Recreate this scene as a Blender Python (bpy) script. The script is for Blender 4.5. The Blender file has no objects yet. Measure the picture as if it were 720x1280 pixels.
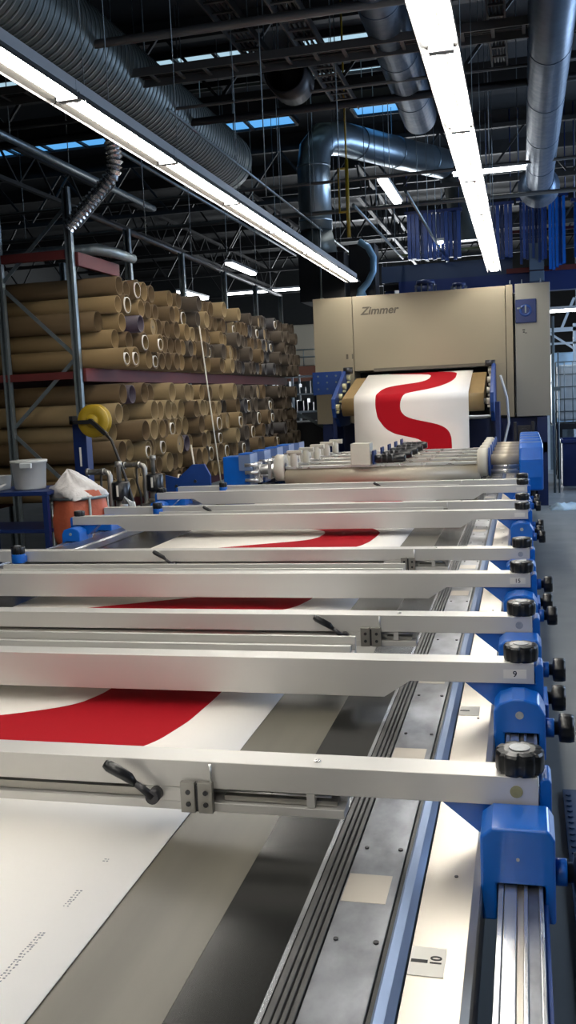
import bpy, math, random
from math import sin, cos, pi, radians
from mathutils import Vector, Matrix
rnd = random.Random(7)
S = bpy.context.scene
COL = S.collection

# ------------------------------------------------------------------ camera
YAW, PITCH, ROLL, FPX, EYE = .245580, .116851, -.045524, 1192.6, 1.65
cam = bpy.data.cameras.new('camera'); co = bpy.data.objects.new('camera', cam); COL.objects.link(co)
cy, sy, cp, sp, cr, sr = cos(YAW), sin(YAW), cos(PITCH), sin(PITCH), cos(ROLL), sin(ROLL)
f = Vector((-sy*cp, cy*cp, -sp)); ri = Vector((cy, sy, 0)); up = ri.cross(f)
r2 = ri*cr + up*sr; u2 = up*cr - ri*sr
m = Matrix(((r2.x, u2.x, -f.x, 0), (r2.y, u2.y, -f.y, 0), (r2.z, u2.z, -f.z, EYE), (0, 0, 0, 1)))
co.matrix_world = m
cam.sensor_fit = 'VERTICAL'; cam.sensor_height = 36; cam.lens = 36*FPX/1280
cam.clip_start = .05; cam.clip_end = 200
S.camera = co

# ------------------------------------------------------------------ world, daylight, exposure
w = bpy.data.worlds.new('world'); S.world = w; w.use_nodes = True
bg = w.node_tree.nodes['Background']; bg.inputs[0].default_value = (.45, .62, 1, 1); bg.inputs[1].default_value = 1.2
S.view_settings.view_transform = 'Standard'; S.view_settings.look = 'None'; S.view_settings.gamma = 1
S.view_settings.use_curve_mapping = False
S.view_settings.exposure = 1.35
S.cycles.use_denoising = True
S.cycles.max_bounces = 8
TUBE_POWER = 24.0
def area(name, loc, size, power, color, aim):
    l = bpy.data.lights.new(name, 'AREA'); l.shape = 'RECTANGLE'; l.size, l.size_y = size; l.energy = power; l.color = color
    o = bpy.data.objects.new(name, l); COL.objects.link(o); o.location = loc
    o.rotation_euler = (Vector(aim)-Vector(loc)).to_track_quat('-Z', 'Y').to_euler(); return o
area('daylight_right_near', (5.8, 4.5, 3.0), (5, 2.2), 40, (.75, .87, 1), (0, 5, .8))
area('daylight_right_far', (5.8, 16.5, 3.0), (7, 2.2), 240, (.55, .74, 1), (0, 15, 1))
area('daylight_back', (-3.4, 33.6, 2.2), (5, 2.4), 260, (.9, .95, 1), (-3.4, 20, 2))

# ------------------------------------------------------------------ materials
def mat(name, col, rough=.5, metal=0., bump=0., bscale=40., var=0., vscale=8., emit=None, estr=0., stretch=None, rvar=0., coat=0., spec=None, trans=0.):
    M = bpy.data.materials.new(name); M.use_nodes = True; nt = M.node_tree; N = nt.nodes; L = nt.links
    b = N['Principled BSDF']; b.inputs['Base Color'].default_value = (*col, 1)
    b.inputs['Roughness'].default_value = rough; b.inputs['Metallic'].default_value = metal
    if coat: b.inputs['Coat Weight'].default_value = coat; b.inputs['Coat Roughness'].default_value = .08
    if spec is not None: b.inputs['Specular IOR Level'].default_value = spec
    if trans: b.inputs['Transmission Weight'].default_value = trans
    if emit: b.inputs['Emission Color'].default_value = (*emit, 1); b.inputs['Emission Strength'].default_value = estr
    tc = None
    def noise(sc, det=4):
        nonlocal tc
        if tc is None:
            t = N.new('ShaderNodeTexCoord'); mp = N.new('ShaderNodeMapping'); L.new(t.outputs['Object'], mp.inputs[0])
            if stretch: mp.inputs['Scale'].default_value = stretch
            tc = mp
        n = N.new('ShaderNodeTexNoise'); n.inputs['Scale'].default_value = sc; n.inputs['Detail'].default_value = det
        L.new(tc.outputs[0], n.inputs[0]); return n
    if var:
        n = noise(vscale); mr = N.new('ShaderNodeMapRange'); L.new(n.outputs[0], mr.inputs[0])
        mr.inputs[1].default_value = .2; mr.inputs[2].default_value = .8; mr.inputs[3].default_value = 1-var; mr.inputs[4].default_value = 1+var*.6
        mx = N.new('ShaderNodeVectorMath'); mx.operation = 'SCALE'; mx.inputs[0].default_value = col; L.new(mr.outputs[0], mx.inputs['Scale'])
        L.new(mx.outputs[0], b.inputs['Base Color'])
    if rvar:
        n = noise(vscale*1.7, 3); mr = N.new('ShaderNodeMapRange'); L.new(n.outputs[0], mr.inputs[0])
        mr.inputs[1].default_value = .2; mr.inputs[2].default_value = .8; mr.inputs[3].default_value = max(.17, rough-rvar); mr.inputs[4].default_value = rough+rvar
        L.new(mr.outputs[0], b.inputs['Roughness'])
    if bump:
        n = noise(bscale); bp = N.new('ShaderNodeBump'); bp.inputs['Strength'].default_value = bump; bp.inputs['Distance'].default_value = .01
        L.new(n.outputs[0], bp.inputs['Height']); L.new(bp.outputs[0], b.inputs['Normal'])
    return M
WHITE = mat('anodised_white', (.60, .59, .565), .36, .35, var=.05, vscale=3)
EDGE = mat('bare_aluminium', (.66, .66, .65), .3, .85, rvar=.08)
RAILM = mat('rail_steel', (.62, .64, .67), .22, .9, rvar=.08, vscale=5, stretch=(4, .4, 4))
SCR = mat('scratched_aluminium', (.33, .345, .38), .30, .9, var=.6, vscale=16, bump=.06, bscale=45, stretch=(1, .6, 1))
BRU = mat('brushed_aluminium', (.56, .52, .46), .32, .8, var=.06, vscale=4, stretch=(3, .6, 3))
SLATE = mat('bluish_polished_steel', (.24, .33, .52), .34, .6)  # blue reflection on the raised edge is put into the steel colour
DARKM = mat('dark_steel', (.05, .05, .055), .35, .6)
RUB = mat('ribbed_rubber', (.09, .09, .09), .35, .4, var=.4, vscale=14)
BELT = mat('blanket_black', (.009, .0095, .009), .2, 0, spec=.42)
BELTREFL = mat('painted_blanket_reflection', (.125, .115, .09), .36, 0, var=.3, vscale=2.0, stretch=(5, .5, 1))  # beige overhead reflection painted as a colour on the black blanket
CLOTH = mat('cream_cotton', (.88, .84, .78), .9, 0, bump=.08, bscale=500, spec=.15)
RED = mat('red_print', (.40, .006, .014), .85, 0, bump=.08, bscale=500, spec=.15)
BLUE = mat('blue_enamel', (.001, .11, .50), .32, 0, coat=.3, var=.1, vscale=12)
BLUED = mat('dark_blue_enamel', (.004, .018, .10), .4)
BLUEM = mat('mid_blue_steel', (.008, .045, .21), .4, .1, var=.15)
KNOB = mat('black_plastic', (.006, .007, .009), .3)
GREYDISC = mat('grey_disc', (.34, .36, .38), .4, .3, var=.3, vscale=60)
OLIVE = mat('olive_sticker', (.30, .28, .13), .5, var=.2, vscale=80)
LABEL = mat('label_white', (.72, .70, .64), .5)
INK = mat('ink_black', (.015, .015, .015), .6)
INKG = mat('grey_print', (.30, .30, .31), .7)
STEEL = mat('grey_steel', (.36, .35, .32), .35, .8, rvar=.1)
CREAM = mat('cream_panel', (.30, .255, .175), .45, 0, var=.04, vscale=1)
CREAM2 = mat('grey_cream_panel', (.255, .245, .215), .45, 0, var=.04, vscale=1)
LOGO = mat('logo_grey', (.09, .075, .05), .5)
TAN = mat('tan_conveyor_felt', (.26, .17, .068), .85, 0, var=.1, vscale=10)
IVORY = mat('ivory_plastic', (.55, .52, .44), .35, var=.06, vscale=12)
NICKEL = mat('nickel_screen', (.52, .46, .36), .45, .3)
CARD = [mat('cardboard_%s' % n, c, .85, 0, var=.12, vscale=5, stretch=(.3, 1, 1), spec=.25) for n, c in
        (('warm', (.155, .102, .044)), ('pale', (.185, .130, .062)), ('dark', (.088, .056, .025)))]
CARD.append(mat('cardboard_painted_shade', (.018, .013, .010), .6, var=.3)); CARD.append(mat('cardboard_shadow_brown', (.045, .03, .015), .85, var=.2))  # shade of the far stack is put into these card colours
CARDI = mat('cardboard_inside', (.17, .13, .075), .9, spec=.2)
PLUM = mat('plum_lining', (.022, .010, .02), .6)
REDP = mat('rack_red_paint', (.085, .007, .006), .7, var=.15)
GALV = mat('galvanised_post', (.20, .235, .25), .42, .7, var=.2, vscale=20)
YEL = mat('yellow_plastic', (.34, .23, .012), .45)
BAGO = mat('orange_sack', (.45, .10, .045), .55, bump=.4, bscale=25, var=.12)
BAGW = mat('thin_white_plastic', (.55, .53, .52), .35, bump=.4, bscale=30)
BUCK = mat('white_bucket_plastic', (.45, .46, .45), .4)
DUCT = mat('galvanised_duct', (.24, .30, .35), .34, .9, rvar=.06, vscale=3, var=.12)
DUCTL = mat('dull_ribbed_duct', (.10, .115, .11), .45, .5, var=.15)
DUCTB = mat('blue_grey_duct', (.07, .105, .16), .4, .7, rvar=.08, var=.12)
FOIL = mat('foil_hose', (.5, .5, .5), .25, .95)
ROOF = mat('roof_dark', (.012, .0125, .013), .8, var=.2, vscale=2)
TRUSS = mat('truss_grey', (.042, .041, .040), .55, .4, var=.2)
PIPEG = mat('pipe_grey', (.11, .105, .10), .45, .5)
BLACKM = mat('black_steel', (.012, .012, .014), .5, .3)
FIX = mat('fixture_white', (.42, .43, .44), .4)
REFL = mat('reflector_white', (.034, .032, .029), .35)
TUBE = mat('lamp_tube', (.9, .9, .88), .5, emit=(1, .955, .87), estr=TUBE_POWER)
LAMPF = mat('far_lamp', (.9, .9, .9), .5, emit=(.95, .98, 1), estr=7)
SKYB = mat('skylight_blue', (.05, .15, .4), .5, emit=(.08, .30, .62), estr=.55)
SKYW = mat('skylight_pale', (.2, .3, .35), .5, emit=(.40, .60, .72), estr=.4)
SKYG = mat('skylight_green', (.1, .12, .1), .5, emit=(.30, .40, .34), estr=.12)
WIN = mat('window_daylight', (.8, .85, .9), .5, emit=(.9, .96, 1), estr=2.2)
CONC = mat('concrete_floor', (.22, .235, .235), .38, 0, var=.22, vscale=1.3, rvar=.12, bump=.04, bscale=12)
WALLM = mat('wall_panel', (.05, .05, .048), .8, var=.1)
WALLR = mat('wall_panel_grey', (.22, .24, .26), .8, var=.1)
MAT_ = mat('blue_mat', (.01, .045, .13), .6)
WHITEP = mat('white_plastic', (.50, .54, .56), .5)
PALE = mat('pale_blue_film', (.45, .62, .75), .35, bump=.3, bscale=20)
WOOD = mat('green_grey_crate', (.22, .25, .19), .7)
CABLE = mat('cable_black', (.01, .01, .01), .5)
BRICKR = mat('rust_panel', (.16, .06, .035), .7)

# ------------------------------------------------------------------ mesh helpers
class MB:
    def __init__(s): s.v = []; s.f = []; s.m = []; s.s = []
    def add(s, v, f, mi=0, sm=False):
        o = len(s.v); s.v += [tuple(p) for p in v]
        for q in f: s.f.append(tuple(i+o for i in q)); s.m.append(mi); s.s.append(sm)
        return s
    def box(s, x0, x1, y0, y1, z0, z1, mi=0):
        v = [(x, y, z) for x in (x0, x1) for y in (y0, y1) for z in (z0, z1)]
        return s.add(v, [(0, 1, 3, 2), (4, 6, 7, 5), (0, 4, 5, 1), (2, 3, 7, 6), (0, 2, 6, 4), (1, 5, 7, 3)], mi)
    def beam(s, a, b, w, h, mi=0):
        a = Vector(a); b = Vector(b); d = (b-a).normalized(); r = Vector((0, 0, 1))
        if abs(d.z) > .95: r = Vector((0, 1, 0))
        x = d.cross(r).normalized(); z = x.cross(d)
        v = [p+x*i*w/2+z*j*h/2 for p in (a, b) for i, j in ((-1, -1), (1, -1), (1, 1), (-1, 1))]
        return s.add(v, [(3, 2, 1, 0), (4, 5, 6, 7), (0, 1, 5, 4), (1, 2, 6, 5), (2, 3, 7, 6), (3, 0, 4, 7)], mi)
    def path(s, pts, rad, n=10, mi=0, caps=True, sm=True):
        pts = [Vector(p) for p in pts]; rr = rad if isinstance(rad, (list, tuple)) else [rad]*len(pts)
        t0 = (pts[1]-pts[0]).normalized(); a = Vector((0, 0, 1)) if abs(t0.z) < .9 else Vector((1, 0, 0))
        x = t0.cross(a).normalized(); o = len(s.v)
        for i, p in enumerate(pts):
            t = ((pts[min(i+1, len(pts)-1)]-p).normalized()+(p-pts[max(i-1, 0)]).normalized())
            t = t.normalized() if t.length > 1e-6 else t0
            x = (x-t*x.dot(t)).normalized(); y = t.cross(x)
            s.v += [tuple(p+(x*cos(2*pi*k/n)+y*sin(2*pi*k/n))*rr[i]) for k in range(n)]
        for i in range(len(pts)-1):
            for k in range(n):
                s.f.append((o+i*n+k, o+i*n+(k+1) % n, o+(i+1)*n+(k+1) % n, o+(i+1)*n+k)); s.m.append(mi); s.s.append(sm)
        if caps:
            s.f.append(tuple(o+k for k in range(n))[::-1]); s.m.append(mi); s.s.append(False)
            s.f.append(tuple(o+(len(pts)-1)*n+k for k in range(n))); s.m.append(mi); s.s.append(False)
        return s
    def cyl(s, a, b, r, n=16, mi=0, r2=None, caps=True): return s.path([a, b], [r, r if r2 is None else r2], n, mi, caps)
    def lathe(s, prof, o, ax='z', n=24, mi=0, sm=True, closed=False):
        # prof: (radius, along); revolves about ax through o
        b = len(s.v)
        for r, h in prof:
            for k in range(n):
                c, d = r*cos(2*pi*k/n), r*sin(2*pi*k/n)
                p = {'z': (c, d, h), 'x': (h, c, d), 'y': (d, h, c)}[ax]
                s.v.append((o[0]+p[0], o[1]+p[1], o[2]+p[2]))
        P = len(prof)
        for i in range(P if closed else P-1):
            j = (i+1) % P
            for k in range(n):
                s.f.append((b+i*n+k, b+i*n+(k+1) % n, b+j*n+(k+1) % n, b+j*n+k)); s.m.append(mi); s.s.append(sm)
        return s
    def prism(s, poly, ax, a, b, mi=0):
        n = len(poly)
        def P(u, v, t): return {'x': (t, u, v), 'y': (u, t, v), 'z': (u, v, t)}[ax]
        v = [P(u, w_, a) for u, w_ in poly]+[P(u, w_, b) for u, w_ in poly]
        return s.add(v, [tuple(range(n))[::-1], tuple(range(n, 2*n))]+[(i, (i+1) % n, n+(i+1) % n, n+i) for i in range(n)], mi)
ORG = {}
def new(name, mb, mats, parent=None, bevel=0, seg=2, org=None, weld=0):
    o0 = Vector(ORG.get(parent.name, (0, 0, 0))) if parent else Vector(org or (0, 0, 0))
    me = bpy.data.meshes.new(name); me.from_pydata([tuple(Vector(p)-o0) for p in mb.v], [], mb.f)
    for mm in (mats if isinstance(mats, (list, tuple)) else [mats]): me.materials.append(mm)
    me.polygons.foreach_set('material_index', mb.m); me.polygons.foreach_set('use_smooth', mb.s)
    me.update()
    import bmesh
    bm = bmesh.new(); bm.from_mesh(me)
    if weld: bmesh.ops.remove_doubles(bm, verts=bm.verts, dist=weld)
    bmesh.ops.recalc_face_normals(bm, faces=bm.faces); bm.to_mesh(me); bm.free()
    o = bpy.data.objects.new(name, me); COL.objects.link(o)
    if parent: o.parent = parent; ORG[o.name] = o0
    else: o.location = o0; ORG[o.name] = o0
    if bevel:
        b = o.modifiers.new('edge', 'BEVEL'); b.width = bevel; b.segments = seg; b.limit_method = 'ANGLE'; b.angle_limit = radians(40)
    return o
def thing(name, label, cat, loc, group=None):
    o = bpy.data.objects.new(name, None); COL.objects.link(o); o.location = loc; o.empty_display_size = .1
    ORG[o.name] = Vector(loc); return tag(o, label, cat, group)
def tag(o, label, cat, group=None):
    o['label'] = label; o['category'] = cat
    if group: o['group'] = group
    return o
def struct(name, mb, m, bevel=0):
    o = new(name, mb, m, bevel=bevel); o['kind'] = 'structure'; return o
def copy_tree(o, loc=None, label=None, parent=None):
    c = o.copy(); COL.objects.link(c); c.parent = parent
    if loc is not None: c.location = loc
    if label: c['label'] = label
    for ch in list(o.children):
        if ch.parent == o: copy_tree(ch, parent=c)
    return c
def text(name, body, size, loc, rot, m, parent, shear=0, bold=0., align='CENTER', sx=1.):
    cu = bpy.data.curves.new(name, 'FONT'); cu.body = body; cu.size = size; cu.align_x = align; cu.align_y = 'CENTER'
    cu.extrude = .0006; cu.shear = shear; cu.offset = bold; cu.materials.append(m)
    tmp = bpy.data.objects.new('tmp', cu); me = bpy.data.meshes.new_from_object(tmp); bpy.data.objects.remove(tmp)
    o = bpy.data.objects.new(name, me); COL.objects.link(o); o.parent = parent
    o.location = Vector(loc)-Vector(ORG.get(parent.name, (0, 0, 0))); o.rotation_euler = rot; o.scale = (sx, 1, 1); return o
ORD = ['', 'first', 'second', 'third', 'fourth', 'fifth', 'sixth', 'seventh', 'eighth', 'ninth', 'tenth']
def nth(i):
    if i < len(ORD): return ORD[i]
    return '%d%s' % (i, 'th' if 10 < i % 100 < 20 else {1: 'st', 2: 'nd', 3: 'rd'}.get(i % 10, 'th'))

# ------------------------------------------------------------------ the setting
ROOFZ = 6.3
struct('floor', MB().box(-14, 6, -5, 34, -.1, 0), CONC)
struct('ceiling', MB().box(-14, 6, -5, 34, ROOFZ, ROOFZ+.15), ROOF)
struct('wall_left', MB().box(-14.2, -14, -5, 34, 0, ROOFZ), WALLM)
struct('wall_front', MB().box(-14.2, 6.2, -5.2, -5, 0, ROOFZ), WALLR)
wr = MB()
wr.box(6, 6.2, -5, 34, 0, 1.8).box(6, 6.2, -5, 34, 4.2, ROOFZ)
for a, b in ((-5, 2), (7, 13), (20, 34)): wr.box(6, 6.2, a, b, 1.8, 4.2)
struct('wall_right', wr, WALLR)
for i, (a, b) in enumerate(((2, 7), (13, 20))):
    fr = MB()
    for k in range(5): y = a+(b-a)*k/4; fr.box(6.02, 6.1, y-.03, y+.03, 1.8, 4.2)
    fr.box(6.02, 6.1, a, b, 2.97, 3.03).box(6.0, 6.15, a, b, 1.8, 1.86).box(6.0, 6.15, a, b, 4.14, 4.2)
    struct('window_%d' % (i+1), fr, WHITEP)
wb = MB(); wb.box(-14, -6.6, 34, 34.2, 0, ROOFZ).box(-1.2, 6, 34, 34.2, 0, ROOFZ).box(-6.6, -1.2, 34, 34.2, 3.3, ROOFZ).box(-6.6, -1.2, 34, 34.2, 0, .9)
struct('wall_back', wb, WALLM)
fr = MB(); fr.box(-6.6, -1.2, 34.12, 34.16, .9, 3.3, 1)
for k in range(7): x = -6.6+5.4*k/6; fr.box(x-.04, x+.04, 34, 34.1, .9, 3.3)
fr.box(-6.6, -1.2, 34, 34.1, 2.06, 2.12)
o = struct('window_3', fr, [WHITEP, WIN])
# roof purlins and trusses
for i, y in enumerate((4, 6, 8, 10, 11.6, 13.05, 14.95, 17, 19, 21.5, 24.5, 27, 30)):
    struct('trim_%d' % (i+1), MB().box(-14, 6, y, y+.12, ROOFZ-.24, ROOFZ), TRUSS)
def truss(y, z0, z1, x0=-13.9, x1=5.9, step=.7, mm=TRUSS, r=.03):
    b = MB(); b.box(x0, x1, y-.04, y+.04, z1-.07, z1).box(x0, x1, y-.04, y+.04, z0, z0+.07)
    n = int((x1-x0)/step)
    for k in range(n):
        a = x0+k*step; c = a+step
        b.beam((a, y, z0+.03) if k % 2 else (a, y, z1-.03), (c, y, z1-.03) if k % 2 else (c, y, z0+.03), .035, .035)
    return b
ti = 14
for y, z0, z1 in ((5.9, 5.15, 6.05), (11.2, 5.15, 6.05), (16.9, 5.1, 6.05), (20.4, 4.9, 6.05), (24, 4.9, 6.05), (29, 4.9, 6.05)):
    struct('trim_%d' % ti, truss(y, z0, z1), TRUSS); ti += 1
def ytruss(x, z0, z1, y0, y1, step=.6):
    b = MB(); b.box(x-.035, x+.035, y0, y1, z1-.06, z1).box(x-.035, x+.035, y0, y1, z0, z0+.06)
    for k in range(int((y1-y0)/step)):
        a = y0+k*step; c = a+step
        b.beam((x, a, z0+.03) if k % 2 else (x, a, z1-.03), (x, c, z1-.03) if k % 2 else (x, c, z0+.03), .03, .03)
    return b
for x in (-7.5, -5.1, -2.75):
    struct('trim_%d' % ti, ytruss(x, 5.1, 5.7, 17 if x > -3 else 6, 30), TRUSS); ti += 1
# skylight strips in the roof
for i, (x0, x1, y, wdt, mm) in enumerate(((-9, -3.33, 12.6, .34, SKYW), (-2.75, -1.75, 12.6, .34, SKYW), (-9.4, -6.7, 15.7, .45, SKYB), (-5.15, -3.6, 15.7, .55, SKYB), (-2.6, -1.6, 15.7, .5, SKYB),
        (-3.3, -1.7, 13.9, .16, SKYW), (-3.3, -1.7, 14.4, .12, SKYG), (-3.3, -1.7, 14.85, .14, SKYG), (-5.0, -3.35, 13.9, .12, SKYG))):
    b = MB().box(x0, x1, y, y+wdt, ROOFZ-.05, ROOFZ-.01, 1)
    b.box(x0, x1, y-.04, y, ROOFZ-.09, ROOFZ).box(x0, x1, y+wdt, y+wdt+.04, ROOFZ-.09, ROOFZ)
    n = max(1, int((x1-x0)/.55))
    for k in range(n+1): xx = x0+(x1-x0)*k/n; b.box(xx-.025, xx+.025, y, y+wdt, ROOFZ-.09, ROOFZ-.02)
    struct('window_%d' % (i+4), b, [BLACKM, mm])

# ------------------------------------------------------------------ printing table
BX0, BX1, ZT, TY0, TY1 = -2.54, -.362, .80, .25, 12.75
CX = -1.44
t = thing('printing_table', 'long flatbed printing table with a glossy black blanket and metal edge rails', 'printing machine', (CX, 6.5, 0))
new('blanket', MB().box(BX0, BX1, TY0, TY1, .765, ZT), BELT, t)
new('painted_reflection_band', MB().box(-.715, -.50, TY0+.05, TY1-.05, ZT, ZT+.0008), BELTREFL, t)  # thin strip carrying the painted reflection beside the cloth
b = MB()
for a, c in ((-.362, -.351), (-.349, -.341), (-.338, -.331), (-.328, -.319)): b.box(a, c, TY0, TY1, .765, .806)
b.box(-.362, -.319, TY0, TY1, .76, .798)
new('rubber_seal', b, RUB, t, bevel=.0015)
new('wiper_edge', MB().box(-.372, -.364, TY0, TY1, .80, .805), RAILM, t)
b = MB().box(-.317, -.224, TY0, TY1, .77, .805)
sp_ = new('scratched_cover_plate', b, SCR, t, bevel=.002)
y = 1.495
while y < TY1-.6:
    new('polished_patch', MB().box(-.314, -.238, y, y+.095, .805, .8056), BRU, t); y += .62
b = MB()
y = TY0+.2
while y < TY1: b.cyl((-.236, y, .805), (-.236, y, .8075), .0045, 10); b.cyl((-.30, y+.31, .805), (-.30, y+.31, .8075), .004, 10); y += .31
new('screws', b, DARKM, t)
new('dark_joint', MB().box(-.2225, -.2145, TY0, TY1, .77, .803), KNOB, t)
new('raised_edge', MB().prism([(-.2138, .77), (-.2138, .812), (-.210, .815), (-.196, .8125), (-.184, .806), (-.1815, .77)], 'y', TY0, TY1), SLATE, t)
b = MB().prism([(-.1805, .77), (-.1805, .803), (-.098, .803), (-.086, .797), (-.083, .785), (-.083, .70), (-.09, .70), (-.09, .77)], 'y', TY0, TY1)
new('brushed_cover_plate', b, BRU, t)
b = MB()
y = TY0+.1
while y < TY1: b.cyl((-.128, y, .803), (-.128, y, .8045), .0035, 10); y += .42
new('rivets', b, DARKM, t)
# left hand edge
new('left_edge_plate', MB().prism([(-2.84, .70), (-2.84, .79), (-2.82, .803), (-2.70, .803), (-2.69, .812), (-2.66, .812), (-2.65, .803), (-2.545, .803), (-2.545, .76), (-2.84, .76)], 'y', TY0, TY1), SCR, t)
for sx, nm in ((0, 'right'), (1, 'left')):
    X = (lambda x: x) if not sx else (lambda x: 2*CX-x)
    b = MB()
    def pb(x0, x1, z0, z1, mi=0): xx = sorted((X(x0), X(x1))); b.box(xx[0], xx[1], TY0, TY1, z0, z1, mi)
    pb(-.055, -.046, .775, .80); pb(-.045, -.024, .775, .7985); pb(-.024, -.013, .775, .79, 1); pb(-.013, -.006, .775, .80); pb(-.006, .012, .775, .7955, 2); pb(.012, .019, .775, .80); pb(-.055, .019, .755, .775)
    new('guide_rail', b, [RAILM, BRU, SCR], t, bevel=.0012)
    b = MB(); pb(-.052, .016, .62, .755); pb(.02, .028, .62, .772)
    new('rail_carrier', b, BLUEM, t)
b = MB().box(-2.78, -.10, TY0+.05, TY1-.05, .60, .757).box(-2.70, -.2, TY0+.1, TY1-.1, .28, .42)
new('bed_frame', b, BLACKM, t)
for y in (.6, 3.6, 6.6, 9.6, 12.4):
    for x0 in (-.30, -2.74):
        new('leg', MB().box(x0, x0+.16, y-.1, y+.1, .03, .60).box(x0-.04, x0+.2, y-.14, y+.14, 0, .03), BLUED, t)
# scale plates on the brushed plate
def scale_plate(y, txt):
    p = new('scale_plate', MB().box(-.180, -.127, y-.037, y+.037, .803, .8042), LABEL, t)
    new('scale_line', MB().box(-.178, -.153, y-.0045, y+.0035, .8042, .8046), INK, p)
    if txt: text('scale_number', txt, .024, (-.140, y+.003, .8043), (0, 0, pi/2), INK, p, bold=.0004)
scale_plate(1.346, '10')
for y in (2.505, 3.66, 4.82, 5.98): scale_plate(y, '')

# ------------------------------------------------------------------ fabric
XLt = [(-.13, -1.86), (-.10, -1.80), (-.02, -1.66), (.07, -1.50), (.14, -1.36), (.21, -1.27), (.32, -1.235), (.47, -1.23), (.58, -1.26), (.66, -1.35), (.72, -1.47), (.78, -1.70), (.85, -1.88), (.94, -1.98), (1.06, -2.04), (1.18, -2.06), (1.30, -2.04), (1.38, -1.97), (1.44, -1.86)]
XRt = [(-.13, -.965), (-.05, -.92), (.10, -.89), (.30, -.88), (.47, -.88), (.60, -.92), (.70, -.98), (.78, -1.04), (.84, -1.14), (.89, -1.36), (.95, -1.56), (1.02, -1.66), (1.10, -1.70), (1.20, -1.69), (1.27, -1.60), (1.32, -1.40), (1.37, -1.12), (1.44, -.965)]
def lut(tb, p):
    for (a, u), (c, v) in zip(tb, tb[1:]):
        if a <= p <= c: k = (p-a)/(c-a); return u+(v-u)*k
    return tb[-1][1]
def red_at(s, off): p = (s-off+.13) % 1.57-.13; return lut(XLt, p), lut(XRt, p)
CY = 12.6   # where the cloth leaves the blanket
path = []
s = 0.; N1 = 620
for i in range(N1+1): y = TY0+.1+(CY-.03-TY0-.1)*i/N1; path.append((y, ZT+.0025, y, 5.38))
z0 = ZT+.0025
for i in range(1, 7): a = i/6*pi/2; path.append((CY-.03+.03*sin(a), z0+.03-.03*cos(a), CY+.02*i/6, None))
zt = 1.555
for i in range(1, 46): z = z0+.03+(zt-z0-.03)*i/45; path.append((CY-.0*sin(i/45*pi), z, 0, None))
for i in range(1, 9): a = i/8*radians(62); path.append((CY+.12-.12*cos(a), zt+.12*sin(a), 0, None))
ya, za = path[-1][:2]; yb, zb = 13.93, 1.955
for i in range(1, 41): path.append((ya+(yb-ya)*i/40, za+(zb-za)*i/40, 0, None))
# arclength along the hanging part, phase matched to the photograph
acc = 0; prev = None; prof = []
for y, z, sv, off in path:
    if off is not None: prof.append((y, z, sv, off)); prev = (y, z); continue
    acc += math.hypot(y-prev[0], z-prev[1]); prev = (y, z)
    h = acc if z < 1.56 else None
    prof.append((y, z, acc, 'd'))
b = MB(); L_, R_ = -2.19, -.69
FL = radians(0)
rows = []
HL = [(-.2, -1.25), (0, -1.255), (.12, -1.262), (.20, -1.275), (.26, -1.31), (.30, -1.40), (.33, -1.60), (.38, -1.71), (.44, -1.79), (.57, -1.88), (.72, -1.905), (.92, -1.90), (1.21, -1.865), (1.35, -1.82), (1.47, -1.72), (1.56, -1.55), (1.64, -1.40), (1.75, -1.315), (1.9, -1.27), (2.10, -1.26), (2.22, -1.31), (2.28, -1.55), (2.36, -1.90), (2.6, -1.95)]
HR = [(-.2, -.915), (0, -.917), (.20, -.915), (.30, -.922), (.38, -.955), (.44, -1.03), (.48, -1.14), (.52, -1.34), (.56, -1.48), (.62, -1.555), (.69, -1.578), (.77, -1.573), (.86, -1.54), (.95, -1.47), (1.04, -1.35), (1.15, -1.217), (1.3, -1.09), (1.49, -.993), (1.68, -.935), (1.87, -.907), (2.2, -.904), (2.30, -.95), (2.38, -1.15), (2.5, -1.55), (2.6, -1.68)]
def smooth(tb, q):
    return sum(lut(tb, max(tb[0][0], min(tb[-1][0], q+k*.02))) for k in (-1.5, -.75, 0, .75, 1.5))/5
for y, z, sv, off in prof:
    if off == 'd':
        q = sv if sv < 1 else 1+(sv-1)*1.16
        xl, xr = smooth(HL, q), smooth(HR, q)
    else:
        p = (sv-off+.13) % 1.57-.13
        xl, xr = [sum(lut(tb, (p+k*.015+.13) % 1.57-.13) for k in (-2, -1, 0, 1, 2))/5 for tb in (XLt, XRt)]
    if y < 1.9: xl = xr = None
    rows.append((y, z, xl, xr))
for (y0, za_, xl0, xr0), (y1, zb_, xl1, xr1) in zip(rows, rows[1:]):
    if xl0 is None:
        xl0 = xr0 = xl1 = xr1 = None
        q = [L_, -1.6, -1.2, R_]; q2 = q if xl1 is None else q2
        for k in range(3): b.add([(q[k], y0, za_), (q[k+1], y0, za_), (q[k+1], y1, zb_), (q[k], y1, zb_)], [(0, 1, 2, 3)], 0, True)
        continue
    q = [L_, xl0, xr0, R_]; q2 = [L_, xl1, xr1, R_]
    for k in range(3):
        b.add([(q[k], y0, za_), (q[k+1], y0, za_), (q2[k+1], y1, zb_), (q2[k], y1, zb_)], [(0, 1, 2, 3)], 1 if k == 1 else 0, True)
fab = new('printed_fabric', b, [CLOTH, RED], org=(CX, 6, ZT), weld=.0004)
tag(fab, 'cream cotton fabric with a wide winding red band, running along the table into the dryer', 'fabric')
sm_ = fab.modifiers.new('thick', 'SOLIDIFY'); sm_.thickness = .0018; sm_.offset = 1
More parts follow.
